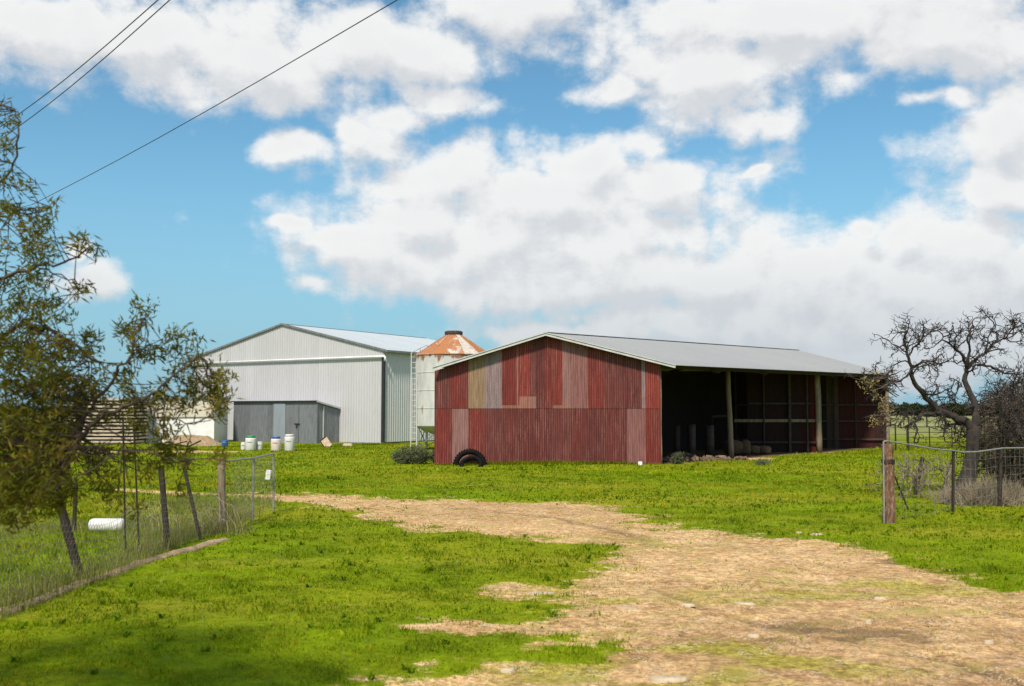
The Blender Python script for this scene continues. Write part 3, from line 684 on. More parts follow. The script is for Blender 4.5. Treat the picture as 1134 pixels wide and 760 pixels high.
    corr('partition', PL, P2 + Vector((-.12, .1, 0)), lambda s: -.1, lambda s: roofz(PL.x + s, kk) - .25, .085, .012, M_rustin, t, pc, rows=[2.2], sheet_w=sw, out=(0, -1))
    # timber frame: posts, girts, plate, rafters
    def pole(name, x, y, z1, r, mat, lean=(0, 0)):
        m = MB(); k = 6; m.tube([(x + lean[0] * i / k + random.uniform(-.015, .015), y + lean[1] * i / k, -.1 + (z1 + .1) * i / k) for i in range(k + 1)], [r * (1.12 - .2 * i / k) for i in range(k + 1)], 9, rough=.08)
        return m.build(name, mat, t, True)
    pole('post', P1.x, P1.y, roofz(P1.x - .2, .33) - .05, .115, M_wood, (-.12, 0))
    pole('post', P2.x - .03, P2.y - .1, roofz(P2.x, kk) - .05, .12, M_wood, (-.06, 0))
    pole('post', P2.x + .2, P2.y + .35, roofz(P2.x, kk) - .05, .085, M_wood, (-.05, 0))
    pole('post', ER.x - .05, ER.y - .08, roofz(ER.x - .1, .98) - .03, .10, M_wood)
    pole('post', FR.x + .02, FR.y + .12, roofz(FR.x, .02) - .03, .05, M_wood)
    pole('post', EL.x + .06, EL.y - .12, roofz(EL.x + .2, .97) - .05, .12, M_woodd)  # post added to close a bright slit at the far corner
    m = MB()
    m.bar(FR + Vector((0, .15, roofz(FR.x, .01) - .10)), ER + Vector((0, -.1, roofz(ER.x, .98) - .10)), .10, .2); m.build('eave_beam', M_woodd, t)
    for zz, px0, th in ((447, 832, .08), (466, 813, .15), (490, 838, .08)):
        y_ = P2.y - .02; a = P(px0, zz, y_); b = P(905, zz, y_); a.x = PL.x + .05 if zz != 466 else a.x
        m = MB(); m.bar(a, b, .06, th); m.build('rail', M_girt if zz != 466 else M_wood, t)
    for px, w in ((874.6, .12), (894, .06), (846, .05)):
        p = P(px, 480, P2.y - .06); m = MB(); m.bar((p.x, p.y - .03, -.1), (p.x + .02, p.y - .03, roofz(p.x, kk) - .3), w, .08); m.build('stud', M_girt, t)
    for zz in (449, 467, 487):
        y_ = ER.y - .12; b = P(982, zz - .5, y_); a = Vector((EL.x + .2, y_, b.z)); m = MB(); m.bar(a, b, .05, .07); m.build('rail', M_girt, t)
    for px in (948, 924):
        p = P(px, 480, ER.y - .15); m = MB(); m.bar((p.x, p.y, -.1), (p.x, p.y, roofz(p.x, .98) - .1), .07, .07); m.build('stud', M_woodd, t)
    for k in (.18, .36, kk - .02, .85):
        a = aF.lerp(aB, k); r_ = rF.lerp(rB, k); l_ = lF.lerp(lB, k)
        m = MB(); m.bar(a - Z * .27, r_.lerp(a, .08) - Z * .27, .07, .16); m.bar(a - Z * .27, l_.lerp(a, .05) - Z * .27, .07, .16); m.build('rafter', M_woodd, t)
    for s in (.25, .5, .75):
        m = MB(); m.bar(aF.lerp(rF, s).lerp(aB.lerp(rB, s), .02) - Z * .14, aF.lerp(rF, s).lerp(aB.lerp(rB, s), .98) - Z * .14, .06, .06); m.build('purlin', M_woodd, t)
    for x in (0.33, .66):
        p = FL.lerp(FR, x); m = MB(); m.bar(p + Vector((0, .07, -.1)), p + Vector((0, .07, roofz(p.x, .02) - .1)), .08, .08); m.build('stud', M_woodd, t)
    return roofz
roofz = red_shed()

# ------------------------------------------------------------------ silo
def silo():
    Y = 52.5; c = P(502, 480, Y); c.z = 0; r = 42.5 / F * Y
    t = thing('silo', 'white rust-stained silo with a brown conical roof between the two sheds', 'silo', (c.x, c.y, 0))
    ze, zt_, zb_ = P(502, 393, Y - r * .4).z, P(502, 371, Y).z, P(502, 472, Y - r).z
    m = MB(); prof = [(r, zb_)]; z = zb_
    for k in range(1, 5):
        z = zb_ + (ze - zb_) * k / 4; prof += [(r, z - .04), (r + .02, z - .03), (r + .02, z - .005), (r, z)]
    m.lathe(c, prof, 48); m.build('tank', M_silo, t)
    m = MB(); m.lathe(c, [(r, zb_ + .01), (r * .98, zb_ - .04), (.25, zb_ - .85), (.22, zb_ - 1.0)], 40); m.build('hopper', M_silo, t)
    V = []; Fc = []; tint = []; n = 14; rr = r + .07; rt = .42; zr0, zr1 = ze - .03, zt_
    for j in range(n):
        a0, a1 = 2 * math.pi * j / n + .1, 2 * math.pi * (j + 1) / n + .1; b = len(V)
        for k in range(4):
            s = k / 3; R_ = rr + (rt - rr) * s; zz = zr0 + (zr1 - zr0) * s
            V += [(c.x + R_ * math.cos(a0), c.y + R_ * math.sin(a0), zz), (c.x + R_ * math.cos(a1), c.y + R_ * math.sin(a1), zz)]
        for k in range(3): Fc.append((b + 2 * k, b + 2 * k + 1, b + 2 * k + 3, b + 2 * k + 2)); tint.append(random.Random(j * 5).choice((0, .1, .9, .5)))
    cone = mesh_np('cone_roof', V, Fc, M_cone, t, {'tint': ('FACE', np.array(tint))})
    m = MB()
    for j in range(n):
        a0 = 2 * math.pi * j / n + .1; m.bar((c.x + rr * math.cos(a0), c.y + rr * math.sin(a0), zr0 + .005), (c.x + rt * math.cos(a0), c.y + rt * math.sin(a0), zr1 + .005), .03, .03)
    m.build('roof_seam', M_rustbar, cone)
    m = MB(); m.lathe(c, [(.0, zt_ + .0), (.46, zt_ + .0), (.48, zt_ + .04), (.48, zt_ + .16), (.40, zt_ + .20), (0, zt_ + .22)], 20); m.build('lid', M_greydrum, t)
    for j in range(6):
        a = 2 * math.pi * j / 6 + .35; x, y = c.x + r * .96 * math.cos(a), c.y + r * .96 * math.sin(a)
        m = MB(); m.bar((x, y, -.1), (x, y, zb_ + .7), .09, .09); m.build('leg', M_silo, t)
    m = MB()
    for j in range(6):
        a, b = 2 * math.pi * j / 6 + .35, 2 * math.pi * (j + 1) / 6 + .35
        A, B = Vector((c.x + r * .95 * math.cos(a), c.y + r * .95 * math.sin(a), 0)), Vector((c.x + r * .95 * math.cos(b), c.y + r * .95 * math.sin(b), 0))
        m.bar(A + Vector((0, 0, .1)), B + Vector((0, 0, zb_)), .035); m.bar(B + Vector((0, 0, .1)), A + Vector((0, 0, zb_)), .035)
    m.build('brace', M_galv, t)
    # ladder on the left side
    lx = P(459, 450, Y - .6); x0, x1 = lx.x - .11, lx.x + .11; yy = Y - .9
    top = P(459, 391, yy).z
    m = MB(); m.bar((x0 - .04, yy, .1), (x0 - .04, yy, top), .05); m.bar((x1 + .04, yy, .1), (x1 + .04, yy, top), .05)
    z = .3
    while z < top: m.bar((x0, yy, z), (x1, yy, z), .028); z += .28
    lad = m.build('ladder', M_silo, t)
    m = MB(); m.tube([(x0 - .04, yy, top), (x0 + .3, yy, top + .2), (x0 + .75, yy + .2, top + .42), (x0 + .85, yy + .3, top + .2)], .022, 6); m.tube([(x0 + .4, yy, top - .1), (x0 + .42, yy, top + .22)], .02, 6)
    m.build('handrail', M_galv, lad)
    m = MB(); pr = .12
    pts = [P(463, 465, yy), P(463, 455, yy), P(466, 453.5, yy), P(490, 454.5, yy)]
    m.tube(pts, .03, 6); m.build('platform_rail', M_silo, t)
silo()

# ------------------------------------------------------------------ drums, tyres, bales and other loose things by the sheds
def drum(name, label, cat, px, base, w, h, mat, lid, lidh=.08, square=True, group=None):
    g0 = G(px, base); Y = g0.y; r = w / F * Y / 2; H = h / F * Y
    t = thing(name, label, cat, g0, group)
    prof = [(0, 0), (r * .92, 0), (r, .03), (r, H * .88), (r * .97, H * .93), (r * .8, H * .96), (r * .8, H)] if lid else [(0, 0), (r * .92, 0), (r, .03), (r, H * .97), (r * .97, H), (r * .9, H), (r * .88, H * .9), (0, H * .88)]
    m = MB(); m.lathe(g0, [(a, b) for a, b in prof], 24); m.build('body', mat, t, True)
    if lid:
        m = MB(); m.lathe(g0, [(0, H + lidh), (r * .80, H + lidh), (r * .86, H + lidh * .8), (r * .86, H - .03), (0, H - .03)], 24); m.build('lid', lid, t, True)
    m = MB(); m.tube([(g0.x - r * .5, g0.y - r - .02, g0.z + H * .7), (g0.x, g0.y - r - .03, g0.z + H * .66), (g0.x + r * .5, g0.y - r - .02, g0.z + H * .7)], .012, 5); m.build('handle', M_galv, t)
    return t
GD = 'plastic drums in front of the lean-to'
drum('plastic_drum', 'tall white plastic drum with a green lid in front of the lean-to', 'drum', 277.5, 499, 11.5, 14.5, M_drum, M_green, group=GD)
drum('plastic_drum', 'pinkish white plastic drum with a blue lid in front of the lean-to door', 'drum', 305.5, 499.5, 11, 14, M_drumpink, M_blue, group=GD)
drum('plastic_drum', 'tall white plastic drum with a white lid, rightmost before the lean-to', 'drum', 320.5, 499.5, 11, 16.5, M_drum, M_drum, group=GD)
drum('plastic_bucket', 'small white plastic bucket left of the green-lidded drum', 'bucket', 269.5, 498.5, 5.5, 8, M_drum, M_drum, .03, group='small white buckets by the lean-to')
drum('plastic_bucket', 'small white plastic bucket right of the green-lidded drum', 'bucket', 286.8, 498.5, 7.5, 8.5, M_drum, M_drum, .03, group='small white buckets by the lean-to')
drum('plastic_bucket', 'blue plastic bucket on the grass left of the lean-to', 'bucket', 249, 494.5, 7, 6.5, M_blue, None)
def leaning_board():
    a = G(362, 495); t = thing('leaning_board', 'tan board leaning in the grass beside the lean-to corner', 'board', a)
    m = MB(); rot = Matrix.Rotation(R(32), 4, 'Y') @ Matrix.Rotation(R(-20), 4, 'X'); m.box(a + Vector((0, -.1, .22)), (.42, .06, .62), Matrix.Rotation(R(-38), 4, 'Y') @ Matrix.Rotation(R(-20), 4, 'X')); m.build('tan_sheet', M_cardboard, t, bevel=.01)
    m = MB(); m.box(a + Vector((-.12, .05, .24)), (.40, .07, .66), Matrix.Rotation(R(-38), 4, 'Y') @ Matrix.Rotation(R(-20), 4, 'X')); m.build('dark_sheet', M_woodd, t, bevel=.01)
leaning_board()
def tyre(px, base, wpx, hcenter, label, rz, tilt, name='tyre'):
    g0 = G(px, base); Y = g0.y; Ro = wpx / F * Y / 2
    t = thing(name, label, 'tyre', g0, 'black tyres against the red wall')
    rot = Matrix.Rotation(rz, 4, 'Z') @ Matrix.Rotation(R(90) + tilt, 4, 'X')
    prof = []; w = Ro * .24
    for k in range(13):
        a = math.pi * 2 * k / 12; rr = Ro - Ro * .16 + math.cos(a) * Ro * .16; prof.append((rr, math.sin(a) * w))
    m = MB(); m.lathe(g0 + Vector((0, 0, hcenter)), prof, 40, rot=rot); o = m.build('casing', M_rubber, t, True)
    m = MB()
    for j in range(36):
        a = 2 * math.pi * j / 36; c = rot.to_3x3() @ Vector((math.cos(a) * Ro, math.sin(a) * Ro, 0)); m.box(g0 + Vector((0, 0, hcenter)) + c, (.05, .035, w * 1.3), rot @ Matrix.Rotation(a, 4, 'Z'))
    m.build('tread', M_rubber, t)
tyre(520.5, 515.2, 37, -.03, 'large black tractor tyre half sunk in grass against the red wall', R(4), R(-8))
tyre(522, 516.5, 25, .05, 'smaller black tyre lying inside the large tyre at the red wall', R(-8), R(-48))

def bale(px, base, w, h, rot, label, round_=True):
    g0 = G(px, base); Y = g0.y; W_, H_ = w / F * Y, h / F * Y
    n = 14; V = []; Fc = []
    nu, nv = 18, 12
    for i in range(nv + 1):
        for j in range(nu):
            th = math.pi * i / nv; ph = 2 * math.pi * j / nu
            x, y, z = math.sin(th) * math.cos(ph), math.sin(th) * math.sin(ph), math.cos(th)
            e = 3.2; k = (abs(x) ** e + abs(y) ** e + abs(z) ** e) ** (-1 / e); k *= 1 + .07 * (random.random() - .5)
            p = Matrix.Rotation(rot, 3, 'Z') @ Vector((x * k * W_ / 2, y * k * W_ * .6, z * k * H_ / 2)); V.append((g0.x + p.x, g0.y + p.y, g0.z + H_ / 2 + p.z))
    for i in range(nv):
        for j in range(nu): a = i * nu + j; b = i * nu + (j + 1) % nu; Fc.append((a, b, b + nu, a + nu))
    V = [(x - g0.x, y - g0.y, z - g0.z) for x, y, z in V]
    o = mesh_np('hay_bale', V, Fc, M_hay); o.location = g0; tag(o, label, 'hay bale', 'hay bales lying inside the shed')
bale(812, 503.5, 19, 16, .3, 'upright old hay bale just behind the first shed post')
bale(826, 503.5, 11, 16, -.2, 'narrow upright hay bale between the shed post and the low bales')
bale(835, 503, 12, 9.5, .1, 'low hay bale, second from the right end of the row')
bale(846, 503, 13, 9, .6, 'low rounded hay bale at the right end of the row')
def steel_drum(px, base, w, h, label, mat):
    g0 = G(px, base); Y = g0.y; r = w / F * Y / 2; H = h / F * Y
    m = MB(); m.lathe((0, 0, 0), [(0, 0), (r, 0), (r, H * .32), (r * 1.04, H * .34), (r, H * .36), (r, H * .65), (r * 1.04, H * .67), (r, H * .69), (r, H), (r * .94, H), (r * .93, H - .04), (0, H - .04)], 22)
    o = m.build('steel_drum', mat, None, True); o.location = g0; tag(o, label, 'drum', 'grey things standing in the dark of the shed')
steel_drum(750, 505, 7, 33, 'leftmost tall grey drum in the dark of the red shed', M_greydrum)
steel_drum(766, 505.5, 9, 35, 'middle tall grey drum in the dark of the red shed', M_greydrum)
steel_drum(786, 504.5, 10, 33, 'rightmost tall grey drum in the dark of the red shed', M_greydrum)
def hang_board():
    a, b = P(789, 461.5, 46), P(806, 460.5, 46); m = MB(); m.bar(a, b, .05, .10); m.bar(a + Vector((0, .05, 0)), (a.x, a.y + .05, 0), .035); m.bar(b + Vector((0, .05, 0)), (b.x, b.y + .05, 0), .035)
    tag(m.build('timber_trestle', M_woodd), 'thin pale timber trestle standing in the dark of the shed', 'trestle')
hang_board()
def rubble(name, c, rx, ry, h, n, label, mat, cat='rubble'):
    m = MB()
    for i in range(n):
        a = random.random() * 6.28; r = math.sqrt(random.random()); x, y = c.x + rx * r * math.cos(a), c.y + ry * r * math.sin(a)
        s = random.uniform(.05, .16); m.box((x, y, tzs(x, y) + h * (1 - r) * random.random() + s * .2), (s * 1.6, s * 1.2, s * .8), Matrix.Rotation(random.random() * 3, 4, (random.random(), random.random(), 1)))
    return tag(m.build(name, mat), label, cat, None, 'stuff')
rubble('debris', (G(738, 512) + G(815, 508)) / 2, 1.9, .5, .12, 90, 'broken stones and litter along the open side of the red shed', M_litter)
rubble('debris_heap', G(758, 507), .5, .5, .25, 60, 'brown litter heaped at the foot of the shed drums', M_litter)
def mound():
    c = G(212, 492); nx, ny = 26, 14; V = []; Fc = []
    for j in range(ny + 1):
        for i in range(nx + 1):
            a, b = i / nx * 2 - 1, j / ny * 2 - 1; x, y = c.x + a * 1.9, c.y + b * 1.2
            h = max(0, 1 - a * a - b * b); V.append((x, y, tzs(x, y) - .03 + .62 * h ** .8 * (.7 + .6 * float(fbm(x * 2, y * 2, 5, 3)))))
    for j in range(ny):
        for i in range(nx): k = j * (nx + 1) + i; Fc.append((k, k + 1, k + nx + 2, k + nx + 1))
    o = mesh_np('dirt_heap', V, Fc, M_edge, smooth=True); tag(o, 'low heap of tan earth left of the blue bucket', 'heap')
mound()
def stone(px, py, w, h, label, mat=M_stone, name='stone', group='pale flat stones set in the track'):
    g0 = G(px, py); Y = g0.y; W_ = w / F * Y; D_ = W_ * random.uniform(.5, .9); H_ = h
    k = 11; m = MB(); ring = []
    rs = [random.uniform(.75, 1.1) for _ in range(k)]
    for s, z in ((1, 0), (.93, H_ * .7), (.7, H_), (.0, H_ * 1.02)):
        ring.append([(math.cos(6.283 * i / k) * W_ / 2 * rs[i] * s, math.sin(6.283 * i / k) * D_ / 2 * rs[i] * s, z - .01 - (.022 if h < .1 else 0) + random.uniform(-.004, .004)) for i in range(k)])
    m.v = [p for r_ in ring for p in r_]
    for a in range(3):
        for i in range(k): p, q = a * k + i, a * k + (i + 1) % k; m.f.append((p, q, q + k, p + k))
    o = m.build(name, mat, None, True); o.location = g0; tag(o, label, 'stone', group)
for i, (px, py, w, h, lab) in enumerate([
    (740, 750, 46, .035, 'long pale stone at the very bottom of the track'), (825, 667, 26, .03, 'long flat pale stone left of the dark mud patch'),
    (762, 668, 16, .03, 'pale stone in the track left of the longer flat stone'), (600, 655, 40, .02, 'broad pale stone at the tip of the grass tongue'),
    (547, 690, 40, .02, 'pale stone slab beside the lower grass tongue'), (975, 661, 14, .03, 'single pale stone above the mud patch, right side'),
    (562, 741, 18, .04, 'pale stone at the bottom edge left of the longest stone'), (905, 592, 14, .05, 'pale stone at the top edge of the track by the grass'),
    (885, 590, 9, .05, 'small pale stone left of another at the top edge of the track'), (410, 751, 16, .03, 'pale stone at the bottom grass edge, leftmost'),
    (835, 702, 14, .03, 'pale stone just under the left end of the mud'), (1095, 710, 12, .04, 'pale stone on the lower right of the track'),
    (962, 688, 8, .05, 'small round stone at the right end of the mud patch'), (693, 671, 30, .015, 'thin pale slab in the middle of the track')]):
    stone(px, py, w, h, lab)
stone(709, 515, 6, .13, 'small white stone at the foot of the red wall', M_white, 'white_stone', None)
stone(385, 494, 11, .16, 'pale stone in the grass beside the big grey shed', M_stone, 'pale_stone', None)
# loose gravel on the track: too many to count
def gravel():
    n = 16000; y = np.sqrt(RNG.uniform(5.5 ** 2, 24 ** 2, n)); x = y * RNG.uniform(-.3, .6, n); d = dirtness(x, y); k = (d > .55) & (fbm(x * 1.2, y * 1.2, 71, 3) > .44); x, y = x[k], y[k]; n = len(x)
    s = RNG.uniform(.003, .013, n) * np.clip(y / 9, 1, 1.6); a = RNG.uniform(0, 6.28, n); z = tz(x, y) - .022
    V = np.empty((n, 5, 3), np.float32)
    for j in range(4):
        r = s * RNG.uniform(.6, 1.2, n); V[:, j] = np.stack([x + np.cos(a + j * 1.57) * r, y + np.sin(a + j * 1.57) * r, z], 1)
    V[:, 4] = np.stack([x, y, z + .012 + s * .35], 1); i = np.arange(n) * 5
    tri = np.concatenate([np.stack([i + j, i + (j + 1) % 4, i + 4], 1) for j in range(4)])
    o = mesh_np('gravel', V.reshape(-1, 3), tri, M_gravel); tag(o, 'small pale gravel strewn over the dirt track', 'gravel', None, 'stuff')
gravel()

# ------------------------------------------------------------------ left background: white shed, slatted bin
def left_back():
    Y = 63.5; a, b = P(148, 480, Y), P(237, 480, Y); zt_ = P(190, 438.5, Y).z
    t = thing('store_shed', 'low white store shed half hidden behind the tree branches', 'shed', (a.x, a.y, 0))
    m = MB(); m.box(((a.x + b.x) / 2, Y + 1.5, zt_ / 2 - .15), (b.x - a.x, 3, zt_ - .1)); m.build('walls', M_white, t)
    zs = P(190, 462, Y).z; m = MB(); m.box(((a.x + b.x) / 2, Y - .02, (zs + zt_ - .35) / 2), (b.x - a.x + .04, .03, zt_ - .35 - zs)); m.build('cream_upper_cladding', M_cream, t)
    m = MB(); m.box(((a.x + b.x) / 2, Y + 1.5, zt_ - .12), (b.x - a.x + .3, 3.3, .12)); m.build('roof', M_flash, t)
    m = MB(); m.bar((a.x, Y - .05, zs), (b.x, Y - .05, zs), .03, .05); m.build('seam_strip', M_galv, t)
    Y = 60.5; a, b = P(79, 480, Y), P(148, 480, Y); zt_ = P(100, 441, Y).z
    t = thing('slatted_bin', 'tall bin of pale horizontal timber slats left of the white shed', 'bin', (a.x, a.y, 0)); n = 13
    for k in range(n):
        z = .12 + (zt_ - .2) * k / (n - 1); m = MB(); m.box(((a.x + b.x) / 2, Y, z), (b.x - a.x, .05, .115)); m.build('slat', M_beige, t)
        m = MB(); m.box((b.x - .03, Y + 1.3, z), (.05, 2.4, .115)); m.build('side_slat', M_beige, t)
    m = MB(); m.box(((a.x + b.x) / 2, Y + 1.4, zt_ / 2), (b.x - a.x - .3, 2.2, zt_ - .1)); m.build('inner_lining', M_woodd, t)
    for x in (a.x + .05, (a.x + b.x) / 2, b.x - .1):
        m = MB(); m.box((x, Y + .07, zt_ / 2), (.10, .08, zt_ + .1)); m.build('upright', M_woodd, t)
    # rods and litter lying in front
    m = MB(); p = G(165, 497)
    m.tube([p + Vector((-.2, 0, .05)), p + Vector((1.2, .2, .25)), p + Vector((2.2, .1, .12)), p + Vector((2.9, 0, .45))], .05, 6); m.tube([p + Vector((.6, .2, .05)), p + Vector((2, .4, .4))], .04, 6)
    tag(m.build('dead_branch', M_bark), 'dead branch lying on the grass before the white shed', 'branch')
M_cream = simple('cream_boards', (.58, .52, .43), .7, 0, .06, 3)
left_back()

# ------------------------------------------------------------------ fences
def post(name, b, top, r, mat, label, group, n=8, rough=.15, cat='fence post', segs=6, notch=False):
    m = MB(); b = Vector(b); top = Vector(top); b0 = b - (top - b) * .06; base = b
    pts = []; rad = []
    for i in range(segs + 1):
        p = b0.lerp(top, i / segs); pts.append(p - base); rad.append(r * (1.06 - .1 * i / segs + random.uniform(-.06, .06)))
    m.tube(pts, rad, n, rough=rough); o = m.build(name, mat); o.location = base; return tag(o, label, cat, group)
def picket(b, top, w, label, group):                # Y-section steel picket
    b = Vector(b); top = Vector(top); m = MB(); d = (top - b)
    for a in (0, 2.094, 4.188):
        off = Vector((math.cos(a), math.sin(a), 0)) * w / 2; m.bar(-d * .06 + off * .5, d + off * .5, w * .9 if a == 0 else w * .25, w * .25 if a == 0 else w * .9)
    o = m.build('steel_picket', M_steel); o.location = b; return tag(o, label, 'fence post', group)
GP = 'dark steel pickets of the left wire fence'
def lp(bx, by, tx, ty, dy=0):
    b = G(bx, by); return b, P(tx, ty, b.y + dy)
b, tp = lp(88, 637, 61, 538, -.15); post('fence_post', b, tp, .055, M_woodd, 'thick dark leaning post nearest the camera in the left fence', GP)
FB = b
b, tp = lp(82, 590, 84, 535); post('fence_post', b, tp, .035, M_woodd, 'thin dark upright post behind the thick leaning post', GP)
b, tp = lp(139, 613, 136, 462); picket(b, tp, .022, 'tall thin rod left of its twin in the left fence', GP)
b, tp = lp(154, 612, 148, 470); picket(b, tp, .022, 'tall thin rod just right of its twin, bent a little at the top', GP)
b, tp = lp(186, 609, 178, 516); post('fence_post', b, tp, .045, M_woodd, 'dark round post in the middle of the left fence', GP)
b, tp = lp(222, 598, 203, 514); post('fence_post', b, tp, .030, M_woodd, 'thin dark post leaning left beside the corner post', GP)
CB, CT = lp(247, 588, 245, 507); post('corner_post', CB, CT, .065, M_wood, 'grey weathered timber corner post carrying the small wire gate', None)
# hoop-like dark rod tops by the slatted bin are the rods above; wire netting along the fence
def netting():
    A = G(-90, 708); A = Vector((-5.1, 8.2, 0)); B = Vector((CB.x - .02, CB.y, 0)); L = (B - A).length; d = (B - A) / L; nv = Vector((d.y, -d.x, 0))
    cell = .075; m = []; Fc = []; hgt = .86
    def pt(u, z):
        w = .05 * math.sin(u * 2.1) * z; p = A + d * u + nv * w; sag = 1 - .16 * (.5 + .5 * math.sin(u * 1.7 + 1)); return Vector((p.x, p.y, tzs(p.x, p.y) + z * sag))
    V = []; F_ = []; r = .0022
    def seg(p, q, r=r):
        dd = (q - p); x = dd.cross(Vector((0, 0, 1))); x = x.normalized() * r if x.length > 1e-6 else Vector((r, 0, 0)); y = dd.cross(x).normalized() * r; b0 = len(V)
        for c in (p, q):
            for k in (x, -x * .5 + y * .87, -x * .5 - y * .87): V.append(tuple(c + k))
        for i in range(3): F_.append((b0 + i, b0 + (i + 1) % 3, b0 + 3 + (i + 1) % 3, b0 + 3 + i))
    nu, nz = int(L / cell), int(hgt / cell)
    for i in range(nu):
        for j in range(nz):
            o = (j % 2) * .5; u0 = (i + o) * cell; z0 = .02 + j * cell
            if u0 + cell > L: continue
            c = pt(u0 + cell / 2, z0 + cell * .35); seg(pt(u0, z0), c); seg(pt(u0 + cell, z0), c); seg(c, pt(u0 + cell / 2, z0 + cell))
    o = mesh_np('wire_netting', V, F_, M_wire); tag(o, 'sagging chicken wire netting strung along the left fence posts', 'netting')
    for k, (za, zb_, lab) in enumerate(((.90, .96, 'upper plain wire of the left fence above the netting'), (.5, .55, 'lower plain wire of the left fence through the netting'))):
        mm = MB(); pts = []
        for i in range(21):
            u = L * i / 20; p = A + d * u; pts.append((p.x, p.y, tzs(p.x, p.y) + za + (zb_ - za) * i / 20 - .05 * math.sin(i * .8)))
        mm.tube(pts, .0025, 4); tag(mm.build('fence_wire', M_wire), lab, 'wire', 'plain wires of the left fence')
    # curled loose netting by the corner
    mm = MB(); c = CB + Vector((-.6, -.6, 0))
    for k in range(26):
        s = random.uniform(-.9, .9); q = c + Vector((s, random.uniform(-.4, .4), 0)); r_ = random.uniform(.15, .45)
        mm.tube([q + Vector((math.cos(a) * r_, .1 * a, max(.02, .05 + math.sin(a) * r_ * (.7 + .8 * random.random())))) for a in np.linspace(0, 3.1, 8)], .0018, 3)
    tag(mm.build('loose_wire', M_drywire), 'pale curled loose wire heaped beside the corner post', 'wire')
M_drywire = simple('pale_rusted_wire', (.38, .31, .24), .8)
netting()
def left_gate():
    t = thing('wire_gate', 'small wire mesh gate on a pipe frame beside the timber corner post', 'gate', CB)
    b2 = G(303, 567); t2 = P(303, 503, b2.y); b1 = G(280, 578); t1 = P(281, 507.5, b1.y); s = CT + Vector((.05, .05, -.03))
    s.z = P(249, 511, CB.y).z
    for b_, t_ in ((b1, t1), (b2, t2)):
        m = MB(); m.tube([b_ + Vector((0, 0, .02)), t_], .021, 8); m.build('upright', M_galv, t)
    m = MB(); m.tube([s, t1 + Vector((0, 0, 0)), t2 + Vector((0, 0, .01))], .019, 8); m.build('top_rail', M_galv, t)
    m = MB(); lo0 = Vector((CB.x + .05, CB.y + .05, CB.z + .08)); lo2 = b2 + Vector((0, 0, .08))
    nx, nz = 26, 11
    for i in range(nx + 1):
        k = i / nx; a = lo0.lerp(lo2, k); b_ = s.lerp(t2, k); m.tube([a, b_], .0032, 3, cap=False)
    for j in range(nz + 1):
        k = j / nz; m.tube([lo0.lerp(s, k), lo2.lerp(t2, k)], .003, 3, cap=False)
    m.build('wire_mesh', M_wire, t)
    m = MB(); q = P(297, 526, b2.y - .2); m.box(q, (.10, .03, .20), Matrix.Rotation(.15, 4, 'Y')); m.build('tag_plate', M_white, t, bevel=.01)
left_gate()
def edging():
    pts = [(-70, 705), (-20, 686), (0, 680), (40, 668), (85, 648), (130, 634), (165, 621), (222, 606), (250, 599)]
    W = [G(*p) for p in pts]; V = []; Fc = []; N = 110; hw = .085
    L = [0]
    for i in range(1, len(W)): L.append(L[-1] + (W[i] - W[i - 1]).length)
    k = 7
    prof = [(-1, -.03), (-.95, .035), (-.5, .06), (0, .065), (.5, .058), (.95, .03), (1, -.03)]
    for i in range(N + 1):
        s = L[-1] * i / N; j = max(q for q in range(len(L) - 1) if L[q] <= s + 1e-9); f = (s - L[j]) / (L[j + 1] - L[j]); c = W[j].lerp(W[j + 1], f); d = (W[j + 1] - W[j]).normalized(); nv = Vector((d.y, -d.x, 0))
        gap = .35 if (i % 17 == 0) else 1
        ww = hw * (.8 + .5 * float(fbm(s * 1.5, 3.3, 12, 3)))
        for (a, h) in prof:
            p = c + nv * a * ww + nv * (float(fbm(s * 2, a * 2, 14, 3)) - .5) * .06; V.append((p.x, p.y, tzs(c.x, c.y) + h * gap * (.35 + .6 * float(fbm(s * 3, a, 15, 3)))))
    for i in range(N):
        for a in range(k - 1): q = i * k + a; Fc.append((q, q + 1, q + 1 + k, q + k))
    o = mesh_np('stone_edging', V, Fc, M_edge, smooth=True); tag(o, 'low rough sandstone edging under the left fence', 'edging')
edging()
def white_block():
    g0 = G(118.5, 589.5); Y = g0.y; W_, H_ = 37 / F * Y, 15 / F * Y
    m = MB(); rot = Matrix.Rotation(R(90), 4, 'Y'); r = H_ / 2
    m.lathe(Vector((0, 0, r)), [(0, -W_ / 2), (r * .8, -W_ / 2), (r, -W_ / 2 + .04), (r, -W_ * .2), (r * .97, -W_ * .19), (r, -W_ * .17), (r, W_ * .2), (r * .97, W_ * .21), (r, W_ * .22), (r, W_ / 2 - .04), (r * .8, W_ / 2), (0, W_ / 2)], 24, rot=rot)
    o = m.build('plastic_canister', M_drum, None, True); o.location = g0; tag(o, 'white plastic canister lying on its side in the fenced grass', 'canister')
white_block()

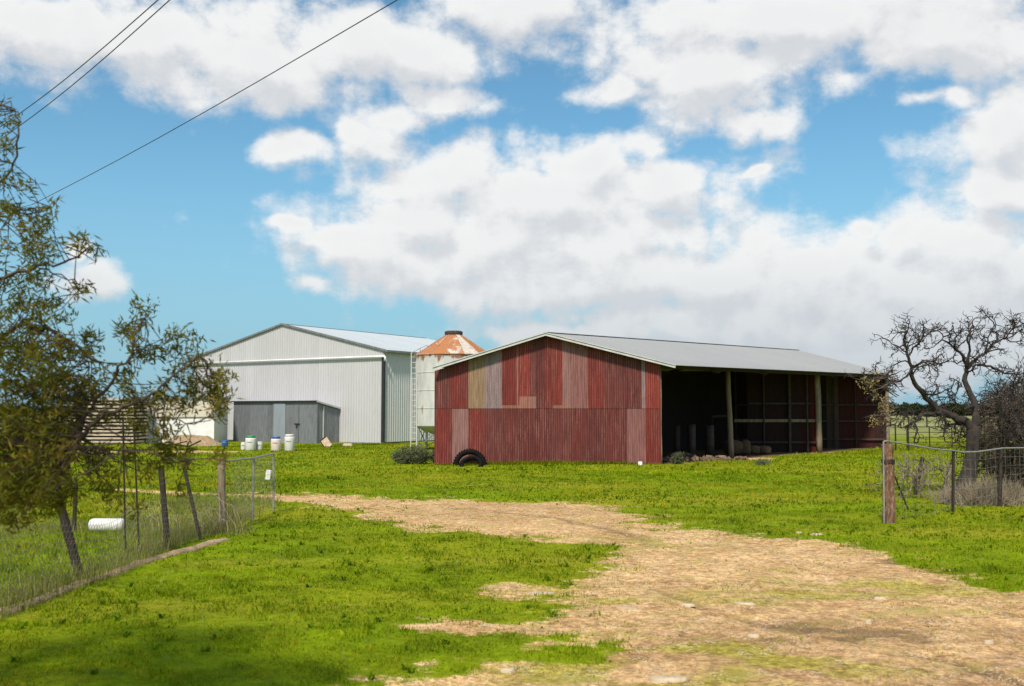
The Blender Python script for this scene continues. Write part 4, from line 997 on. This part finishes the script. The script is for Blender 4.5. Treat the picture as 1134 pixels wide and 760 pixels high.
GR = 'posts of the right wire fence'
RB = G(985, 579); RT = P(985, 492, RB.y)
def right_fence():
    m = MB(); H = RT.z - RB.z; k = 14
    m.tube([(random.uniform(-.01, .01), 0, -.08 + (H + .08) * i / k) for i in range(k + 1)], [.105 * random.uniform(.9, 1.1) for _ in range(k + 1)], 11, rough=.28)
    t = thing('gate_post', 'thick split reddish timber post at the end of the right fence', 'fence post', RB)
    m.build('timber', M_postwood, t, local=True)
    m = MB()
    for z in (H * .78, H * .80, H * .76): m.tube([(math.cos(a) * .118, math.sin(a) * .118, z + .01 * math.sin(3 * a)) for a in np.linspace(0, 6.28, 14)], .007, 4)
    m.build('wire_wrap', M_steel, t, local=True)
    # pipe frame: upright beside the post and long sagging top rail
    f = thing('pipe_rail', 'pale bent pipe rail running from the split timber post to the right', 'rail', RB)
    pb = P(979, 575, RB.y - .05); pb.z = tzs(pb.x, pb.y); pt_ = P(978.5, 489, RB.y - .05)
    q = [(982, 488.5, RB.y - .05), (1010, 493, 18.6), (1035, 497.5, 19.2), (1055, 499, 19.7), (1066, 501, 20), (1082, 500.5, 20.3), (1110, 496.5, 20.8), (1140, 496, 21.5), (1200, 497, 23)]
    m = MB(); m.tube([pb - Vector((0, 0, .05)), pt_], .017, 8); m.build('upright', M_galv, f)
    m = MB(); m.tube([pt_] + [P(*w) for w in q], .016, 8); m.build('top_rail', M_galv, f)
    b = G(1055, 567); picket(b, P(1055.5, 498, b.y), .05, 'dark steel post right of the split timber post', GR); B1 = b
    b = G(1107, 561); post('steel_post', b, P(1109, 497, b.y), .04, M_steel, 'dark steel post under the grey thicket', GR); B2 = b
    b = G(1006, 565); post('stay_rod', b, P(989, 523, b.y - .2), .016, M_steel, 'thin dark diagonal stay leaning on the split timber post', GR)
    b = G(1013, 548); post('leaning_post', b, P(1022, 506, b.y), .05, M_woodd, 'dark leaning post among the twigs left of the tree', GR)
    b = G(1046, 551); post('leaning_post', b, P(1054, 515, b.y), .04, M_wood, 'grey leaning post just left of the bare tree trunk', GR)
    b = G(1042, 549); post('leaning_post', b, P(1056, 506, b.y + .2), .03, M_woodd, 'dark thin pole propped beside the grey leaning post', GR)
    # wire grid from the post to the right
    m = MB(); ends = [RB + Vector((.05, 0, 0)), B1, B2, B2 + (B2 - B1) * 3]
    hs = [.08, .25, .42, .6, .78, .96, 1.12]
    for h in hs:
        pts = []
        for a, b_ in zip(ends[:-1], ends[1:]):
            for k in range(6):
                p = a.lerp(b_, k / 6); pts.append(Vector((p.x, p.y, tzs(p.x, p.y) + h * (1.07) - .03 * math.sin(k / 6 * math.pi) + random.uniform(-.01, .01))))
        m.tube(pts, .0026, 3, cap=False)
    for a, b_ in zip(ends[:-1], ends[1:]):
        L = (b_ - a).length; n = int(L / .22)
        for k in range(n):
            p = a.lerp(b_, (k + .5) / n); m.tube([(p.x + random.uniform(-.01, .01), p.y, tzs(p.x, p.y) + .05), (p.x, p.y, tzs(p.x, p.y) + 1.2)], .0018, 3, cap=False)
    tag(m.build('wire_mesh_fence', M_wirer), 'square wire mesh strung from the split timber post to the right', 'fence')
M_wirer = simple('grey_fence_wire', (.24, .25, .22), .6, .3)
right_fence()

# far paddock fence and gate on the right
def far_gate():
    Y = 62; a, b = G(1008, 499), G(1076, 498.5); Y = (a.y + b.y) / 2
    t = thing('farm_gate', 'far tubular farm gate on the paddock behind the bare tree', 'gate', (a.x, Y, 0))
    for z in (.15, .4, .65, .9, 1.18):
        m = MB(); m.tube([(a.x, Y, z), (b.x, Y, z)], .02, 6); m.build('rail', M_steel, t)
    for x in (a.x, (2 * a.x + b.x) / 3, (a.x + 2 * b.x) / 3, b.x):
        m = MB(); m.tube([(x, Y, .1), (x, Y, 1.2)], .03, 6); m.build('upright', M_steel, t)
    labs = ['first', 'second', 'third', 'fourth', 'fifth', 'sixth', 'seventh', 'eighth', 'ninth', 'tenth']
    xs = [990, 1004, 1080, 1096, 1112, 1128]
    for i, px in enumerate(xs):
        p = G(px, 498.5); p.y = Y; p.x = (px - CX) / F * Y; post('paddock_post', (p.x, Y, 0), (p.x, Y, 1.3), .04, M_woodd, '%s thin post from the left in the far paddock fence behind the tree' % labs[i], 'posts of the far paddock fence')
    m = MB(); x0, x1 = (986 - CX) / F * Y, (1200 - CX) / F * Y
    for z in (.5, .8, 1.15): m.tube([(x0, Y, z), ((1008 - CX) / F * Y, Y, z)], .012, 3); m.tube([(b.x, Y, z), (x1, Y, z)], .012, 3)
    tag(m.build('paddock_wire', M_steel), 'plain wires of the far paddock fence either side of the farm gate', 'wire')
    m = MB(); Y2 = 120
    for z in (.7, 1.1): m.tube([((980 - CX) / F * Y2, Y2, z), ((1300 - CX) / F * Y2, Y2, z)], .015, 3)
    for k in range(14): x = (985 + k * 20 - CX) / F * Y2; m.bar((x, Y2, -.1), (x, Y2, 1.3), .12)
    tag(m.build('boundary_fence', M_woodd), 'thin wooden fence crossing the pale paddock far behind the gate', 'fence')
far_gate()

# ------------------------------------------------------------------ cables
def cables():
    pa, pb = Vector((-23.5, 38.5, 0)), Vector((12, -3, 0))
    for p, lab in ((pa, 'timber power pole carrying the three cables, left of the view'), (pb, 'timber power pole behind the viewpoint holding the cable ends')):
        t = thing('power_pole', lab, 'pole', p, 'timber power poles')
        m = MB(); m.tube([(0, 0, -.2), (0, 0, 9.3)], [.16, .11], 10); m.build('mast', M_wood, t, True, True)
        m = MB(); m.box((0, 0, 8.7), (2.0, .1, .12), Matrix.Rotation(.8, 4, 'Z')); m.build('crossarm', M_wood, t, False, True)
    spec = [([(-23.2, 38.2, 8.9), P(-6, 145, 22), P(175, 0, 15)], 'leftmost of the three black overhead cables'),
            ([(-23.4, 38.5, 8.7), P(0, 155, 22.3), P(188, 0, 15.2)], 'middle of the three black overhead cables'),
            ([(-24.0, 38.9, 8.9), P(35, 227, 30), P(440, 0, 15.5)], 'longest overhead cable, rightmost of the three')]
    for pts, lab in spec:
        pts = [Vector(p) for p in pts]; d = (pts[-1] - pts[-2]); pts += [pb + Vector((random.uniform(-.6, .6), .3, 8.8))]
        # resample smoothly
        out = []
        for i in range(len(pts) - 1):
            p0, p1, p2, p3 = pts[max(i - 1, 0)], pts[i], pts[i + 1], pts[min(i + 2, len(pts) - 1)]
            for k in range(8):
                s = k / 8
                out.append(.5 * ((2 * p1) + (p2 - p0) * s + (2 * p0 - 5 * p1 + 4 * p2 - p3) * s * s + (3 * p1 - p0 - 3 * p2 + p3) * s ** 3) if False else p1.lerp(p2, s) - Vector((0, 0, .10 * math.sin(math.pi * s) * (1 if i == 1 else 0))))
        out.append(pts[-1]); m = MB(); m.tube(out, .0095, 5); tag(m.build('overhead_cable', M_cable), lab, 'cable', 'black overhead cables')
cables()

# ------------------------------------------------------------------ trees
def leaves(centres, n_per, ln, w, name, mat, parent, spread=.05, vb=None, updir=.3, cone=.9):
    """tufts of narrow leaves: centres (N,3), outward dirs random"""
    C = np.repeat(np.asarray(centres), n_per, 0); n = len(C)
    ax = np.repeat(RNG.normal(0, 1, (len(centres), 3)) + np.array([0, 0, updir]), n_per, 0); ax /= np.linalg.norm(ax, axis=1)[:, None]
    d = ax + RNG.normal(0, cone, (n, 3)); d /= np.linalg.norm(d, axis=1)[:, None]
    s = C + RNG.normal(0, spread, (n, 3)); L = ln * RNG.uniform(.55, 1.25, n)[:, None]
    side = np.cross(d, RNG.normal(0, 1, (n, 3))); side /= np.linalg.norm(side, axis=1)[:, None]; side *= w / 2
    V = np.stack([s, s + d * L * .45 + side, s + d * L, s + d * L * .45 - side], 1).reshape(-1, 3)
    i = np.arange(n) * 4; Fc = np.stack([i, i + 1, i + 2, i + 3], 1)
    v = np.repeat(RNG.random(len(centres)) if vb is None else vb, n_per) * .7 + RNG.random(n) * .3
    return mesh_np(name, V, Fc, mat, parent, {'v': ('POINT', np.repeat(v, 4))})
def near_tree():
    Y0 = 6.2
    base = Vector((-4.35, 6.6, 0)); base.z = tzs(base.x, base.y)
    t = thing('tea_tree', 'dark olive needle-leaved tree reaching in from the left edge', 'tree', base)
    br = MB(); skel = []
    def limb(pts, r0, r1):
        P3 = [Vector(p) if len(p) == 3 and not isinstance(p, tuple) else (P(*p) if isinstance(p, tuple) else p) for p in pts]
        out = []
        for i in range(len(P3) - 1):
            k = 5
            for j in range(k): q = P3[i].lerp(P3[i + 1], j / k); out.append(q + Vector([random.uniform(-.018, .018) for _ in range(3)]))
        out.append(P3[-1]); n = len(out); br.tube(out, [.62 * (r0 + (r1 - r0) * i / (n - 1)) for i in range(n)], 6, rough=.1)
        for q in out: skel.append(q)
    tr = MB(); tk = [base + Vector((0, 0, -.1)), base + Vector((.05, 0, .8)), base + Vector((.1, -.1, 1.6)), base + Vector((-.05, -.1, 2.6)), base + Vector((.1, 0, 3.6)), base + Vector((.2, 0, 4.5))]
    tr.tube(tk, [.13, .11, .095, .08, .05, .02], 9, rough=.15); skel += tk[2:]
    S = tk[2]
    limb([tk[1], (-60, 560, 6.3), (20, 520, 6.1), (72, 494, 6.0), (100, 486, 5.9), (125, 440, 5.85), (165, 395, 5.9), (200, 350, 6)], .045, .008) if False else None
    limb([tk[2], Vector(P(-60, 470, 6.2)), Vector(P(40, 500, 6.0)), Vector(P(78, 495, 5.9)), Vector(P(108, 440, 5.9)), Vector(P(140, 400, 5.9)), Vector(P(160, 352, 6.0))], .04, .006)
    limb([Vector(P(78, 495, 5.9)), Vector(P(105, 470, 5.85)), Vector(P(120, 455, 5.8)), Vector(P(160, 444, 5.8)), Vector(P(190, 418, 5.85)), Vector(P(225, 395, 5.9)), Vector(P(240, 420, 5.9))], .026, .005)
    limb([Vector(P(160, 444, 5.8)), Vector(P(185, 462, 5.7)), Vector(P(215, 470, 5.8))], .01, .004)
    limb([Vector(P(92, 490, 5.95)), Vector(P(92, 440, 5.95)), Vector(P(98, 400, 6))], .014, .005)
    limb([Vector(P(72, 496, 5.9)), Vector(P(130, 492, 5.7)), Vector(P(180, 505, 5.7)), Vector(P(207, 509, 5.7))], .010, .003)
    limb([tk[3], Vector(P(-30, 390, 6.3)), Vector(P(30, 358, 6.2)), Vector(P(70, 372, 6.1)), Vector(P(110, 402, 6))], .035, .006)
    limb([tk[3], Vector(P(-40, 330, 6.1)), Vector(P(20, 300, 6.0)), Vector(P(70, 290, 6)), Vector(P(105, 270, 5.9))], .028, .005)
    limb([Vector(P(45, 297, 6)), Vector(P(80, 310, 6)), Vector(P(92, 325, 6))], .008, .004)
    limb([tk[4], Vector(P(-30, 230, 6.3)), Vector(P(15, 190, 6.2)), Vector(P(22, 140, 6.2)), Vector(P(12, 112, 6.2))], .02, .005)
    limb([tk[4], Vector(P(-30, 250, 6.1)), Vector(P(20, 235, 6.1)), Vector(P(58, 230, 6))], .018, .005)
    limb([tk[2], Vector(P(-60, 560, 6.6)), Vector(P(20, 540, 6.5)), Vector(P(80, 540, 6.4))], .03, .005)
    tr.build('trunk', M_branch, t, True)
    # tuft centres: (px, py, rx, ry, count)
    REG = [(-10, 470, 90, 95, 200), (65, 515, 46, 45, 66), (15, 400, 56, 70, 70), (30, 330, 38, 45, 32), (55, 365, 36, 36, 22), (15, 270, 38, 40, 34), (8, 200, 24, 35, 22), (6, 140, 16, 30, 13), (50, 240, 16, 16, 9),
           (35, 295, 46, 22, 13), (95, 270, 14, 16, 8), (92, 322, 8, 9, 4), (120, 435, 42, 36, 44), (165, 470, 32, 22, 20), (170, 385, 24, 24, 13), (85, 400, 25, 35, 18), (158, 350, 10, 14, 8), (140, 372, 10, 14, 7), (205, 395, 24, 28, 19),
           (232, 425, 20, 32, 30), (195, 440, 30, 25, 24), (240, 452, 12, 14, 8), (115, 530, 14, 18, 10), (178, 512, 9, 14, 6), (205, 510, 8, 10, 5), (165, 520, 9, 7, 4), (245, 503, 6, 7, 4), (125, 505, 30, 14, 14), (152, 566, 6, 8, 2), (197, 545, 6, 6, 2), (130, 548, 5, 6, 2),
           (-120, 400, 100, 200, 300), (-100, 180, 80, 120, 120), (-260, 330, 90, 230, 260), (20, 560, 40, 24, 36), (75, 455, 40, 40, 60), (30, 440, 50, 50, 80), (30, 520, 60, 40, 90), (200, 500, 35, 8, 10)]
    C = []; vb = []
    for (cx, cy, rx, ry, n) in REG:
        n = n if cx < 0 else int(n * (.85 if cx < 80 and cy > 420 else .66) + .9)
        for _ in range(n):
            a = random.random() * 6.283; r = math.sqrt(random.random()); px, py = cx + rx * r * math.cos(a), cy + ry * r * math.sin(a)
            thick_ = .9 if cx < 60 else .28
            p = P(px, py, 6.05 + random.gauss(0, thick_ * .5)); C.append(p); vb.append(random.random())
    sk = np.array([tuple(p) for p in skel])
    for p in C:
        d = np.linalg.norm(sk - np.array(tuple(p)), axis=1); j = int(np.argmin(d))
        j = int(random.choice(list(np.argsort(d)[:7])))
        if d[j] > .55: continue
        q = Vector(sk[j]); mid = q.lerp(p, .5) + Vector([random.uniform(-.04, .04) for _ in range(3)]) + Vector((0, 0, -.02)); br.tube([q, mid, p], [.0036, .0028, .0018], 4, cap=False)
    br.build('branches', M_branch, t, True)
    leaves([tuple(p) for p in C], 24, .060, .0115, 'foliage', M_leaf, t, spread=.028, vb=np.array(vb), cone=.8)
near_tree()

def grow(m, p, d, L, r, lev, maxlev, kink=.35, up=.05, nseg=5, kids=(2, 4), shrink=.68, tips=None):
    pts = [Vector(p)]; rad = [r]; q = Vector(p); dd = Vector(d).normalized(); side = []
    for i in range(nseg):
        dd = (dd + Vector([random.gauss(0, kink) for _ in range(3)]) * .6 + Vector((0, 0, up))).normalized(); q = q + dd * (L / nseg); pts.append(q.copy()); rad.append(r * (1 - .45 * (i + 1) / nseg) * random.uniform(.88, 1.15)); side.append((q.copy(), dd.copy(), rad[-1]))
    m.tube(pts, rad, 6 if r > .03 else 4, cap=False, rough=.12)
    if tips is not None and lev >= maxlev: tips.append(tuple(pts[-1]))
    if lev >= maxlev: return
    for k in range(random.randint(*kids)):
        q, dd_, rr = random.choice(side[1:]); v = (dd_ * .6 + Vector([random.gauss(0, .75) for _ in range(3)])).normalized()
        grow(m, q, v, L * shrink * random.uniform(.7, 1.15), max(rr * .75, .008), lev + 1, maxlev, kink, up, nseg, kids, shrink, tips)
    q, dd_, rr = side[-1]; grow(m, q, dd_, L * shrink, rr, lev + 1, maxlev, kink, up, nseg, kids, shrink, tips)

def bare_tree():
    b = G(1069, 548); Y = b.y; t = thing('bare_tree', 'large leafless tree with gnarled dark limbs behind the right fence', 'tree', b)
    z2 = lambda zx, zy, dy=0: P(930 + zx * .3423, 340 + zy * .3421, Y + dy)
    tr = MB(); p0 = b - Vector((0, 0, .15))
    tr.tube([p0, z2(408, 570), z2(422, 520), z2(430, 460), z2(432, 400), z2(432, 380)], [.30, .21, .165, .15, .155, .12], 12, rough=.12)
    tr.build('trunk', M_bark, t, True)
    random.seed(21)
    m = MB(); tips = []
    def limb(pts, r0, r1, lev_twigs, L=1.0):
        Q = []
        for i in range(len(pts) - 1):
            for k in range(3): Q.append(pts[i].lerp(pts[i + 1], k / 3) + Vector([random.uniform(-.025, .025) for _ in range(3)]))
        Q.append(pts[-1]); n = len(Q); R_ = [.56 * (r0 + (r1 - r0) * (i / (n - 1)) ** .8) for i in range(n)]; m.tube(Q, R_, 8, rough=.14)
        for i in range(2, n):
            if random.random() < lev_twigs:
                d = (Q[i] - Q[i - 1]).normalized(); v = (d * .6 + Vector([random.gauss(0, .7), random.gauss(0, .6), random.gauss(.1, .7)])).normalized()
                grow(m, Q[i], v, L * random.uniform(.32, .55), max(.017, R_[i] * .5), 1, 3, .75, .03, 4, (2, 4), .66, tips)
    # main limbs
    limb([z2(428, 400), z2(410, 372), z2(365, 355), z2(330, 342), z2(290, 305), z2(258, 270, -.2), z2(238, 238, -.3), z2(230, 195, -.4), z2(218, 150, -.5), z2(205, 105, -.5), z2(220, 75, -.6)], .20, .03, .55, 1.0)
    limb([z2(238, 240, -.3), z2(225, 215, -.5), z2(195, 245, -.6), z2(165, 240, -.7)], .06, .02, .7, .8)
    limb([z2(232, 200, -.4), z2(270, 180, -.1), z2(295, 175, 0), z2(330, 190, .1)], .05, .02, .8, .8)
    limb([z2(258, 270, -.2), z2(290, 285, .3), z2(330, 275, .4), z2(350, 268, .5)], .05, .02, .7, .7)
    limb([z2(218, 150, -.5), z2(180, 125, -.5), z2(150, 105, -.6)], .04, .016, .8, .8)
    limb([z2(218, 160, -.5), z2(250, 120, -.5), z2(275, 95, -.4), z2(300, 80, -.3)], .04, .016, .8, .8)
    limb([z2(330, 342), z2(285, 345, -.4), z2(262, 352, -.6), z2(238, 372, -.7), z2(252, 395, -.7), z2(240, 440, -.8)], .08, .03, .4, .6)
    limb([z2(238, 372, -.7), z2(200, 395, -1), z2(165, 380, -1.2), z2(120, 340, -1.4)], .03, .012, .8, .7)
    limb([z2(434, 395), z2(438, 350), z2(436, 320, .1), z2(420, 280, .2), z2(405, 235, .3), z2(412, 200, .3), z2(432, 175, .3)], .19, .08, .3, .7)
    limb([z2(412, 200, .3), z2(400, 160, .1), z2(370, 130, 0), z2(335, 105, 0), z2(330, 85, 0)], .08, .02, .8, .9)
    limb([z2(412, 195, .3), z2(418, 140, .3), z2(412, 95, .2), z2(430, 60, .2)], .08, .02, .85, .9)
    limb([z2(432, 175, .3), z2(470, 150, .5), z2(500, 115, .5), z2(540, 100, .6), z2(590, 75, .6)], .07, .02, .85, .9)
    limb([z2(445, 190, .3), z2(490, 190, .4), z2(530, 215, .5), z2(580, 220, .5), z2(620, 200, .5)], .06, .02, .8, .8)
    limb([z2(470, 150, .5), z2(480, 100, .5), z2(500, 60, .5)], .05, .018, .85, .8)
    limb([z2(370, 130, 0), z2(375, 90, -.2), z2(365, 60, -.2)], .04, .016, .8, .7)
    limb([z2(540, 100, .6), z2(560, 70, .6), z2(610, 55, .6)], .04, .016, .8, .8)
    limb([z2(436, 320), z2(400, 330, -.5), z2(370, 300, -.8), z2(385, 260, -.9)], .05, .02, .7, .6)
    limb([z2(165, 240, -.7), z2(135, 225, -1.0), z2(100, 240, -1.2), z2(85, 260, -1.3)], .025, .012, .9, .7)
    m.build('limbs', M_bark, t, True)
    return t, tips
bt, tips = bare_tree()
def lichen_sprays():
    # brownish bud-like sprays on the lowest left branches, before the shed's end wall
    b = G(1069, 548); m = MB(); C = []
    random.seed(5)
    for (px, py, n) in ((968, 428, 6), (975, 440, 5), (972, 462, 7), (980, 455, 4), (962, 418, 5)):
        for _ in range(n):
            s = P(990 + random.uniform(-3, 6), py + random.uniform(-12, 12), b.y - 1.2); e = P(px + random.uniform(-9, 9), py + random.uniform(-8, 8), b.y - 1.3 + random.uniform(-.3, .3))
            mid = s.lerp(e, .5) + Vector((0, 0, random.uniform(-.12, .12))); m.tube([s, mid, e], [.012, .009, .005], 4, cap=False)
            C += [tuple(e + Vector([random.gauss(0, .06) for _ in range(3)])) for _ in range(2)]
    m.build('low_sprays', M_twig, bt)
    leaves(C, 7, .075, .035, 'foliage', M_buds, bt, spread=.04)
M_buds = foliage('brown_buds', (.26, .20, .09), (.36, .28, .13), (.36, .20, .10), .3)
lichen_sprays()
def thicket():
    random.seed(33); base = G(1122, 545); t = thing('bare_thicket', 'dense grey leafless thicket right of the bare tree trunk', 'bush', base)
    m = MB()
    for i in range(9):
        s = base + Vector((random.uniform(-.9, 2.2), random.uniform(-.2, 1.2), 0)); s.z = tzs(s.x, s.y) - .05
        d = Vector((random.gauss(-.05, .35), random.gauss(0, .3), 1)); grow(m, s, d, random.uniform(1.1, 1.5), .045, 0, 4, .4, .0, 4, (2, 4), .68)
    m.build('stems', M_bark, t, False)
    C = []
    for _ in range(2600):
        a = random.random() * 6.28; r = math.sqrt(random.random()); px, py = 1136 + 56 * r * math.cos(a), 484 + 62 * r * math.sin(a)
        C.append(tuple(P(px, py, base.y + random.uniform(-.5, 1.3))))
    mm = MB()
    for c in C:
        c = Vector(c)
        if c.z < .2: continue
        q = c
        for _ in range(3):
            e = q + Vector([random.gauss(0, .13), random.gauss(0, .13), random.gauss(.03, .12)]); mm.tube([q, e], [.009, .005], 3, cap=False); q = c if random.random() < .5 else e
    mm.build('twigs', M_twig, t)
    b2 = G(1108, 560); t2 = thing('dry_bush', 'pale greyish pink dry bush low at the foot of the thicket', 'bush', b2)
    mm = MB(); random.seed(12)
    for _ in range(1500):
        a = random.random() * 6.28; r = math.sqrt(random.random()); s = Vector((b2.x + 1.2 * r * math.cos(a), b2.y + .35 + .5 * r * math.sin(a), 0)); s.z = tzs(s.x, s.y)
        h = (.75 - .45 * r) * random.uniform(.5, 1); e = s + Vector((random.gauss(0, .18), random.gauss(0, .15), h)); mm.tube([s, s.lerp(e, .5) + Vector((random.gauss(0, .04), 0, .03)), e], [.005, .004, .002], 3, cap=False)
    mm.build('stems', M_drybush, t2)
    b3 = G(1015, 552); t3 = thing('twig_shrub', 'small bare twiggy shrub tangled in the wire left of the tree', 'bush', b3); mm = MB(); random.seed(14)
    for _ in range(9): grow(mm, b3 + Vector((random.uniform(-.5, .6), random.uniform(-.2, .3), -.02)), Vector((random.gauss(0, .4), random.gauss(0, .3), 1)), .55, .014, 0, 3, .4, .02, 4, (2, 3), .65)
    mm.build('stems', M_drybush2, t3)
M_drybush = simple('pale_dry_stems', (.22, .175, .12), .9, 0, .3, 3)
M_drybush2 = simple('grey_brown_stems', (.20, .16, .11), .9, 0, .3, 3)
thicket()

def shrub(name, px, base, wpx, hpx, n, mat, label, ln=.08, w=.03):
    g0 = G(px, base); Y = g0.y; W_, H_ = wpx / F * Y / 2, hpx / F * Y; t = thing(name, label, 'shrub', g0)
    C = []; m = MB()
    lob = [(random.uniform(-.6, .6), random.uniform(-.5, .5), random.uniform(.3, .62), random.uniform(.35, .55)) for _ in range(6)] + [(0, 0, .45, .6)]
    for _ in range(n):
        lx, ly, lz, lr = random.choice(lob); v = Vector([random.gauss(0, 1) for _ in range(3)]).normalized() * lr * random.uniform(.6, 1)
        x, y, z = (lx + v.x) * W_, (ly + v.y) * W_ * .7, max(.02, (lz + v.z * .8) * H_); C.append((g0.x + x, g0.y + y, g0.z + z))
        if random.random() < .15: m.tube([(g0.x + x * .2, g0.y + y * .2, g0.z), C[-1]], [.012, .004], 3, cap=False)
    m.build('stems', M_twig, t); leaves(C, 9, ln, w, 'foliage', mat, t, spread=.05)
shrub('grey_shrub', 458, 514, 52, 19, 700, M_shrub, 'wide grey green shrub in front of the silo legs')
shrub('grey_shrub', 481, 514, 17, 15, 160, M_shrub, 'small green shrub at the left corner of the red shed')
shrub('thistle_shrub', 751, 514, 18, 12, 150, M_shrub, 'small dark shrub at the open corner of the red shed')
shrub('thistle_patch', 843, 515, 28, 5, 150, M_shrub, 'low silvery thistle patch in the grass before the shed posts', .07, .02)
shrub('green_bush', 45, 496, 75, 34, 900, M_darkveg, 'dark green bush left of the slatted bin', .2, .1)
weeds_at('shed_weeds', (FL + FR) / 2 + Vector((0, -.15, 0)), 4.3, .14, 2600, .08, .26, M_grass, 'taller green grass along the foot of the red wall', 'grass', .02, 'stuff')
weeds_at('post_grass', G(250, 590), .5, .35, 500, .1, .4, M_drygrass, 'dry tuft of grass around the left corner post', 'grass', .008, 'stuff')
weeds_at('lean_to_weeds', G(310, 496.5), 4.6, .35, 1600, .08, .24, M_grass, 'uneven green grass along the foot of the lean-to', 'grass', .03, 'stuff')
weeds_at('far_weeds', G(405, 492.5) , 3.2, .5, 1500, .08, .22, M_grass, 'uneven green grass along the foot of the pale shed', 'grass', .03, 'stuff')

def far_trees():
    def belt(name, label, specs, Y, lw, mat=M_darkveg):
        C = []
        for (px0, px1, h) in specs:
            x0, x1 = (px0 - CX) / F * Y, (px1 - CX) / F * Y; x = x0
            while x < x1:
                r = random.uniform(.5, .8) * h; cx = x; cy = Y + random.uniform(-6, 10); x += r * random.uniform(.5, 1.0); top = h * random.uniform(.82, 1.05)
                for _ in range(260):
                    v = Vector([random.gauss(0, 1) for _ in range(3)]).normalized() * random.uniform(.6, 1)
                    C.append((cx + v.x * r, cy + v.y * r, max(0, tzs(cx, cy) + top * .5 + v.z * top * .5)))
        leaves(C, 3, lw, lw * .7, name, mat, None, spread=lw * .3)
        o = bpy.data.objects[name]; tag(o, label, 'trees', None, 'stuff')
    belt('distant_wood', 'dark far-off belt of trees on the horizon behind the paddock', [(960, 1020, 5.6), (1018, 1060, 5.2), (1056, 1400, 4.6)], 430, 1.0)
    belt('distant_scrub', 'low dark line of trees on the horizon left of the sheds', [(-500, 250, 4.2)], 420, 1.0)
far_trees()
